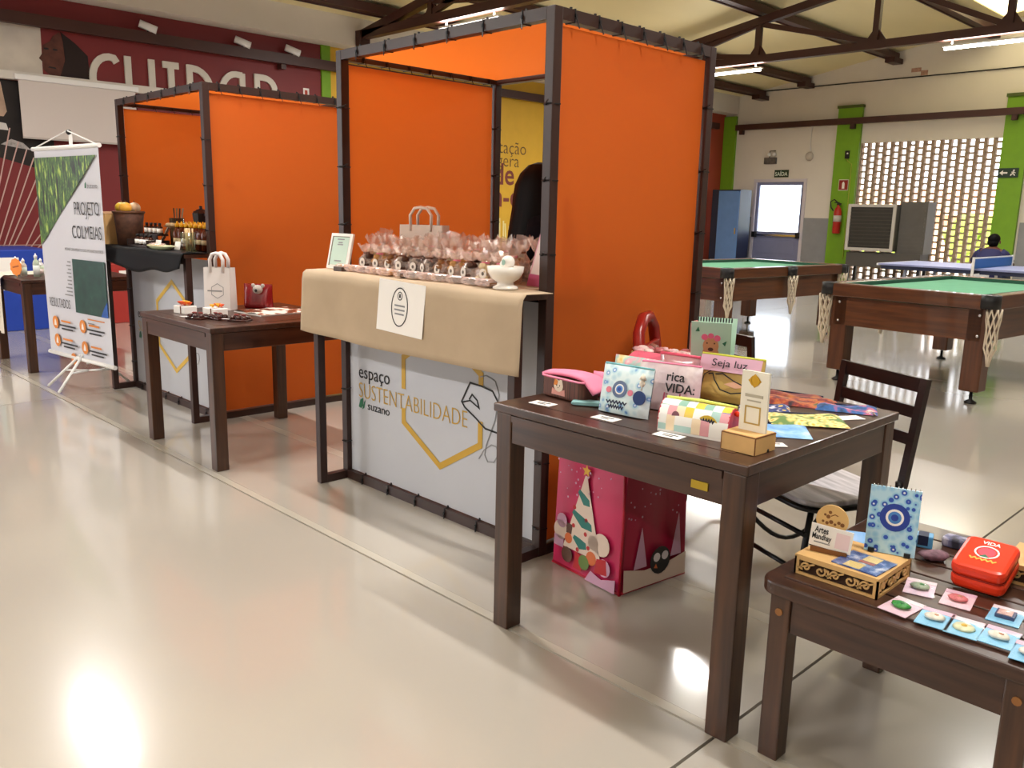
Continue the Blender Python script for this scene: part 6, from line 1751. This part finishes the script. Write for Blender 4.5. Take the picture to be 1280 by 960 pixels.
fabric('dark red and orange floral fabric pouch at the back of the pile', -1.33, 2.67, ZF, math.radians(20), 0.24, 0.15, FL_O, 0.018)
fabric('dark blue floral fabric pouch by the far right table edge', -1.175, 2.70, ZF, math.radians(25), 0.19, 0.12, FL_D, 0.016)
fabric('red brown fabric pouch furthest back on the front table', -1.40, 2.755, ZF + 0.001, math.radians(10), 0.20, 0.08, FL_R, 0.012)
tag(obj('key_ring', MB().tube([(-1.095 + 0.012 * math.cos(2 * PI * k / 10), 2.70 + 0.012 * math.sin(2 * PI * k / 10), ZF + 0.003) for k in range(10)], 0.002, 5, closed=True).tube([(-1.083, 2.70, ZF + 0.003), (-1.07, 2.675, ZF + 0.003)], 0.004, 5), CHROME), 'small metal key ring at the far right edge of the front table', 'key ring')

# ------------------------------------------------------------------ low table goods
ZB = 0.5045
def lattice_box(lab, x, y, rot, w, d, h):
    t = thing('carved_box', lab, 'box', (x, y, ZB), rot, 'carved wooden boxes')
    e = 0.006
    obj('top', MB().box(-w / 2, w / 2, -d / 2, d / 2, h - e, h), KRAFT, t)
    obj('hollow_shade', MB().box(-w / 2 + 0.012, w / 2 - 0.012, -d / 2 + 0.012, d / 2 - 0.012, 0, h - e - 0.001), mat('shadow_brown', '#3a2212', 0.8) if 'shadow_brown' not in bpy.data.materials else bpy.data.materials['shadow_brown'], t)  # solid dark block put in for the shade inside the hollow box
    def side(L, M):
        p = obj('carved_side', MB().box(-L / 2, L / 2, 0, 0.005, 0, 0.007, M).box(-L / 2, L / 2, 0, 0.005, h - e - 0.007, h - e, M).box(-L / 2, -L / 2 + 0.012, 0, 0.005, 0.007, h - e - 0.007, M).box(L / 2 - 0.012, L / 2, 0, 0.005, 0.007, h - e - 0.007, M), KRAFT, t)
        n = max(3, int(round(L / 0.045)))
        Ms = M @ front((0, 0.004, 0))
        for k in range(n):
            cx = -L / 2 + 0.012 + (k + 0.5) * (L - 0.024) / n
            s = 1 if k % 2 else -1
            pts = []
            for j in range(15):
                a = j / 14 * 2.2 * PI
                r = 0.003 + 0.011 * j / 14
                pts.append((cx + s * r * math.cos(a), h * 0.46 + s * r * math.sin(a) * 0.95))
            pts += [(cx + s * 0.020, h * 0.46 + s * 0.006), (cx + (L - 0.024) / n * 0.55, h * 0.46 - s * 0.012)]
            obj('scroll', MB().stroke(pts, 0.0042, 0, 0.004, Ms), KRAFT, p)
    side(w, Matrix.Translation((0, -d / 2 + 0.0, 0)))
    side(w, Matrix.Translation((0, d / 2 - 0.0, 0)) @ Matrix.Rotation(PI, 4, 'Z'))
    side(d, Matrix.Translation((w / 2, 0, 0)) @ Matrix.Rotation(PI / 2, 4, 'Z'))
    side(d, Matrix.Translation((-w / 2, 0, 0)) @ Matrix.Rotation(-PI / 2, 4, 'Z'))
    return t
HB = 0.052
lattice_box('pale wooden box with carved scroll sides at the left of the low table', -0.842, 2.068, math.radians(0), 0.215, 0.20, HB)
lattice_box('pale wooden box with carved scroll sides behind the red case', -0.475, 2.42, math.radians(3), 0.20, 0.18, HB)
ZC = ZB + HB + 0.0008
# sign with round wooden disc
t = thing('craft_sign', 'round wooden sign with a white handwritten card on the carved box', 'sign', (-0.892, 2.035, ZC), math.radians(12))
obj('foot', MB().box(-0.045, 0.045, -0.012, 0.012, 0, 0.012), KRAFTD, t)
obj('disc', MB().prism(circ(0, 0.088, 0.040, 26), 0.004, front((0, 0.004, 0))), mat('light_ply', '#d9b071', 0.55, var=0.08), t)
en = MB()
for k, (ex, ez) in enumerate(((-0.018, 0.100), (-0.006, 0.108), (-0.010, 0.096), (-0.022, 0.082), (-0.012, 0.079), (-0.002, 0.083), (0.008, 0.078), (0.017, 0.084), (0.026, 0.080))):
    en.prism(circ(ex, ez, 0.0035 + 0.001 * (k % 3), 7), 0.0004 + 0.0001 * k, front((0, 0.0, 0)))
en.stroke([(-0.004, 0.098), (0.006, 0.104), (0.014, 0.101)], 0.0025, 0, 0.0004, front((0, 0.0, 0)))
obj('engraving', en, KRAFTD, t)['kind'] = 'stuff'
cd = obj('card', MB().box(-0.052, 0.052, -0.008, -0.006, 0.012, 0.072), PAPER, t, rot=(0, math.radians(4), 0))
text('Artes', 0.024, INK, cd, front((-0.042, -0.0088, 0.050)), width=0.034, off=0.0004)
text('Mandhay', 0.022, INK, cd, front((-0.046, -0.0088, 0.032)), width=0.048, off=0.0004)
obj('print_line', MB().box(-0.040, 0.0, -0.0088, -0.008, 0.022, 0.025), GREYINK, cd)
obj('pink_panel', MB().box(0.012, 0.046, -0.0086, -0.008, 0.020, 0.062), mat('blush_print', '#ead2d6', 0.6), cd)
# standing eye notebook
t = thing('notebook', 'standing blue notebook with a big eye on its cover', 'notebook', (-0.785, 2.148, ZC), math.radians(18))
tilt(t, math.radians(-8))
obj('cover', MB().box(-0.060, 0.060, -0.005, 0.005, 0, 0.172), EYEB, t)
obj('page_block', MB().box(-0.058, 0.060, 0.005, 0.009, 0.002, 0.170), PAPER, t)
eye(t, front((0.004, -0.0055, 0.096)), 0.036, DKBLUE, 0.0006)
for k in range(12):
    obj('spiral_ring', MB().tube([(-0.054 + 0.0098 * k, 0.001 + 0.006 * math.cos(2 * PI * j / 8), 0.171 + 0.005 * math.sin(2 * PI * j / 8)) for j in range(8)], 0.0012, 4, closed=True), CHROME, t)
obj('easel_foot', MB().box(-0.05, -0.035, -0.014, 0.012, 0.0, 0.010).box(0.035, 0.05, -0.014, 0.012, 0, 0.010), BLACK, t)
# postcards
t = thing('greeting_cards', 'blue and yellow starry card lying on the carved box', 'card', (-0.800, 2.035, ZC), math.radians(-3))
STAR = ramp_mat('starry_print', 'noise', 30, [(0.4, '#2f4a8a'), (0.55, '#6a86c0'), (0.66, '#d9dcea')], 0.4, (1, 1, 0.1))
obj('card', MB().box(-0.058, 0.058, -0.055, 0.055, 0, 0.003), STAR, t)
obj('yellow_square', MB().box(-0.012, 0.026, 0.012, 0.050, 0.003, 0.0036), mat('soft_yellow', '#e8cf8a', 0.5), t)
obj('yellow_square', MB().box(-0.030, 0.012, -0.052, -0.014, 0.003, 0.0036), bpy.data.materials['soft_yellow'], t)
obj('red_print', MB().box(-0.014, 0.026, -0.006, 0.008, 0.0036, 0.0042), mat('brick_print', '#b5655a', 0.5), t)
obj('sleeve', MB().box(-0.060, 0.060, -0.057, 0.057, 0.0046, 0.0050), clear_mat('clear_sleeve', '#ffffff', 0.12, 0.1), t)
# items behind the notebook
tag(obj('blue_pouch', pouch_mesh(0.10, 0.07, 0.012), FL_L, rot=(math.radians(-75), 0, 0.5), loc=(-0.905, 2.215, ZB + 0.018)), 'light blue cloth pouch behind the carved wooden sign', 'pouch')
LAV = ramp_mat('lavender_cloth', 'noise', 22, [(0.38, '#2a2a3a'), (0.5, '#6a6a8c'), (0.62, '#c9c4d4')], 0.6, (1, 1, 0.3))
tag(obj('zip_case', MB().prism(rr(-0.10, 0.10, -0.025, 0.025, 0.01), 0.028), LAV, rot=(0, 0, math.radians(-3)), loc=(-0.66, 2.475, ZB), bevel=0.006), 'long grey lavender zip case behind the red case', 'zip case')
t = thing('lip_balm_tin', 'blue and black tin at the left of the grey lavender zip case', 'tin', (-0.795, 2.415, ZB), 0.3)
obj('tin', MB().box(-0.026, 0.026, -0.02, 0.02, 0, 0.035), mat('sky_tin', '#5a9fd0', 0.4), t, bevel=0.003)
obj('dark_band', MB().box(-0.012, 0.014, -0.0215, 0.0215, 0.008, 0.036), NAVY, t)
tag(obj('hair_tie', MB().ball((0, 0, 0.014), 0.040, 0.024, 0.014, 12, 6, 0.15), mat('mauve_scrunchie', '#7a5a66', 0.7, var=0.5, vscale=40), rot=(0, 0, 0.8), loc=(-0.735, 2.33, ZB)), 'crumpled mauve scrunchie beside the carved wooden box', 'scrunchie')
t = thing('macaron_tin', 'round pink and mint tin on the far carved box', 'tin', (-0.50, 2.42, ZC), 0)
obj('lid', MB().lathe([(0.0, 0.036), (0.035, 0.034), (0.042, 0.022), (0.042, 0.018)], n=20), PINK, t)
obj('base', MB().lathe([(0.036, 0.0), (0.042, 0.008), (0.042, 0.014)], n=20), mat('mint_base', '#b5c9b8', 0.5), t)
obj('filling', MB().lathe([(0.039, 0.013), (0.039, 0.019)], n=20), PAPER, t)
# red case
t = thing('red_case', 'bright orange red hard case with a flower badge', 'case', (-0.590, 2.262, ZB), math.radians(2))
tilt(t, math.radians(14))
t.location.z = ZB + 0.018
obj('shell', MB().prism(rr(-0.062, 0.062, -0.070, 0.080, 0.022), 0.034, None, 0.0), RED, t, bevel=0.010)
obj('lid', MB().prism(rr(-0.062, 0.062, -0.070, 0.080, 0.022), 0.032, None, 0.036), RED, t, bevel=0.010)
obj('seam', MB().prism(rr(-0.060, 0.060, -0.068, 0.078, 0.021), 0.004, None, 0.033), mat('dark_red_seam', '#9c2412', 0.5), t)
TM = Matrix.Translation((0, 0, 0.0682))
fb_ = obj('flower_badge', MB().prism(circ(0.0, 0.012, 0.020, 18), 0.0008, TM), mat('rose_badge', '#d8495a', 0.5), t)
obj('white_halo', MB().stroke(circ(0.0, 0.012, 0.026, 18), 0.004, 0, 0.0008, TM, closed=True), PAPER, fb_)
obj('leaf_print', MB().prism([(-0.012, -0.012), (0.012, -0.012), (0.0, 0.0)], 0.0012, TM), LEAFG, fb_)
obj('gold_lettering', MB().stroke([(-0.030 + 0.006 * i, -0.024 + 0.004 * (-1) ** i) for i in range(11)], 0.004, 0, 0.0008, TM), GOLD2, fb_)
text('VIDA', 0.020, PAPER, fb_, Matrix.Translation((-0.021, 0.046, 0.0692)), width=0.042, off=0.0004)
# card packs
cards = [(-0.678, 1.975, '#e6c4d4', 'green', -0.10), (-0.602, 1.972, '#86c4e6', 'shell', 0.12), (-0.540, 1.975, '#86c4e6', 'daisy', 0.12), (-0.471, 1.985, '#86c4e6', 'shell', 0.05), (-0.690, 2.118, '#dfc3d6', 'frog', 0.25), (-0.601, 2.118, '#e8c6d2', 'coral', 0.15), (-0.494, 2.110, '#7ab9dc', 'book', 0.10), (-0.402, 1.955, '#7ab9dc', 'shell', 0.1)]
names = ['pink backed charm card with a green brooch at the low table edge', 'light blue charm card with a pale shell, left of the daisy card', 'light blue charm card with a cream daisy at the table edge', 'light blue charm card with a pale shell right of the daisy card', 'pink charm card with a grey green frog beside the carved box', 'pink charm card with a coral red brooch before the red case', 'blue charm card with a tiny book right of the red case', 'light blue charm card at the right picture edge']
CM = {'green': '#2f8a3a', 'shell': '#dcd6c8', 'daisy': '#d6d8b4', 'frog': '#8a9a84', 'coral': '#c96a70', 'book': '#c29a90'}
for i, (x, y, col, kind, r) in enumerate(cards):
    t = thing('charm_card', names[i], 'charm card', (x, y, ZB), r, 'charm cards')
    obj('card', MB().box(-0.034, 0.034, -0.05, 0.05, 0, 0.0016), mat('card%d' % i, col, 0.4, var=0.08, vscale=30), t)
    obj('header', MB().box(-0.034, 0.034, 0.030, 0.05, 0.0016, 0.0024), mat('header%d' % i, ('#e6d4dc', '#d9b5c9')[i % 2], 0.4), t)
    cmn = mat('charm%d' % i, CM[kind], 0.35, var=0.2, vscale=60)
    if kind == 'book':
        ch = obj('charm', MB().box(-0.020, 0.020, -0.022, 0.016, 0.002, 0.010), mat('book_cover', '#2a3f6a', 0.4), t)
        obj('book_page', MB().box(-0.016, 0.014, -0.018, 0.013, 0.010, 0.0112), cmn, ch)
    elif kind == 'daisy':
        ch = obj('charm', MB().lathe([(0.0, 0.009), (0.020, 0.008), (0.024, 0.003), (0.020, 0.0018)], (0, -0.006, 0), 12), cmn, t)
        obj('heart', MB().ball((0, -0.006, 0.009), 0.007, 0.007, 0.003, 8, 5), GOLD2, ch)
    else:
        ch = obj('charm', MB().ball((0, -0.006, 0.008), 0.023, 0.018, 0.007, 12, 6, 0.08), cmn, t)
        obj('detail', MB().ball((0.004, -0.008, 0.013), 0.007, 0.006, 0.003, 8, 5), mat('charm_dot%d' % i, ('#1f6a2c', '#a8785a')[i % 2], 0.4), ch)
    obj('sleeve', MB().grid(lambda u, v: (-0.036 + 0.072 * u, -0.052 + 0.104 * v, 0.003 + 0.013 * math.sin(PI * u) * math.sin(PI * v)), 8, 8), CELLS if 'CELLS' in globals() else clear_mat('card_sleeve', '#ffffff', 0.10, 0.15), t)
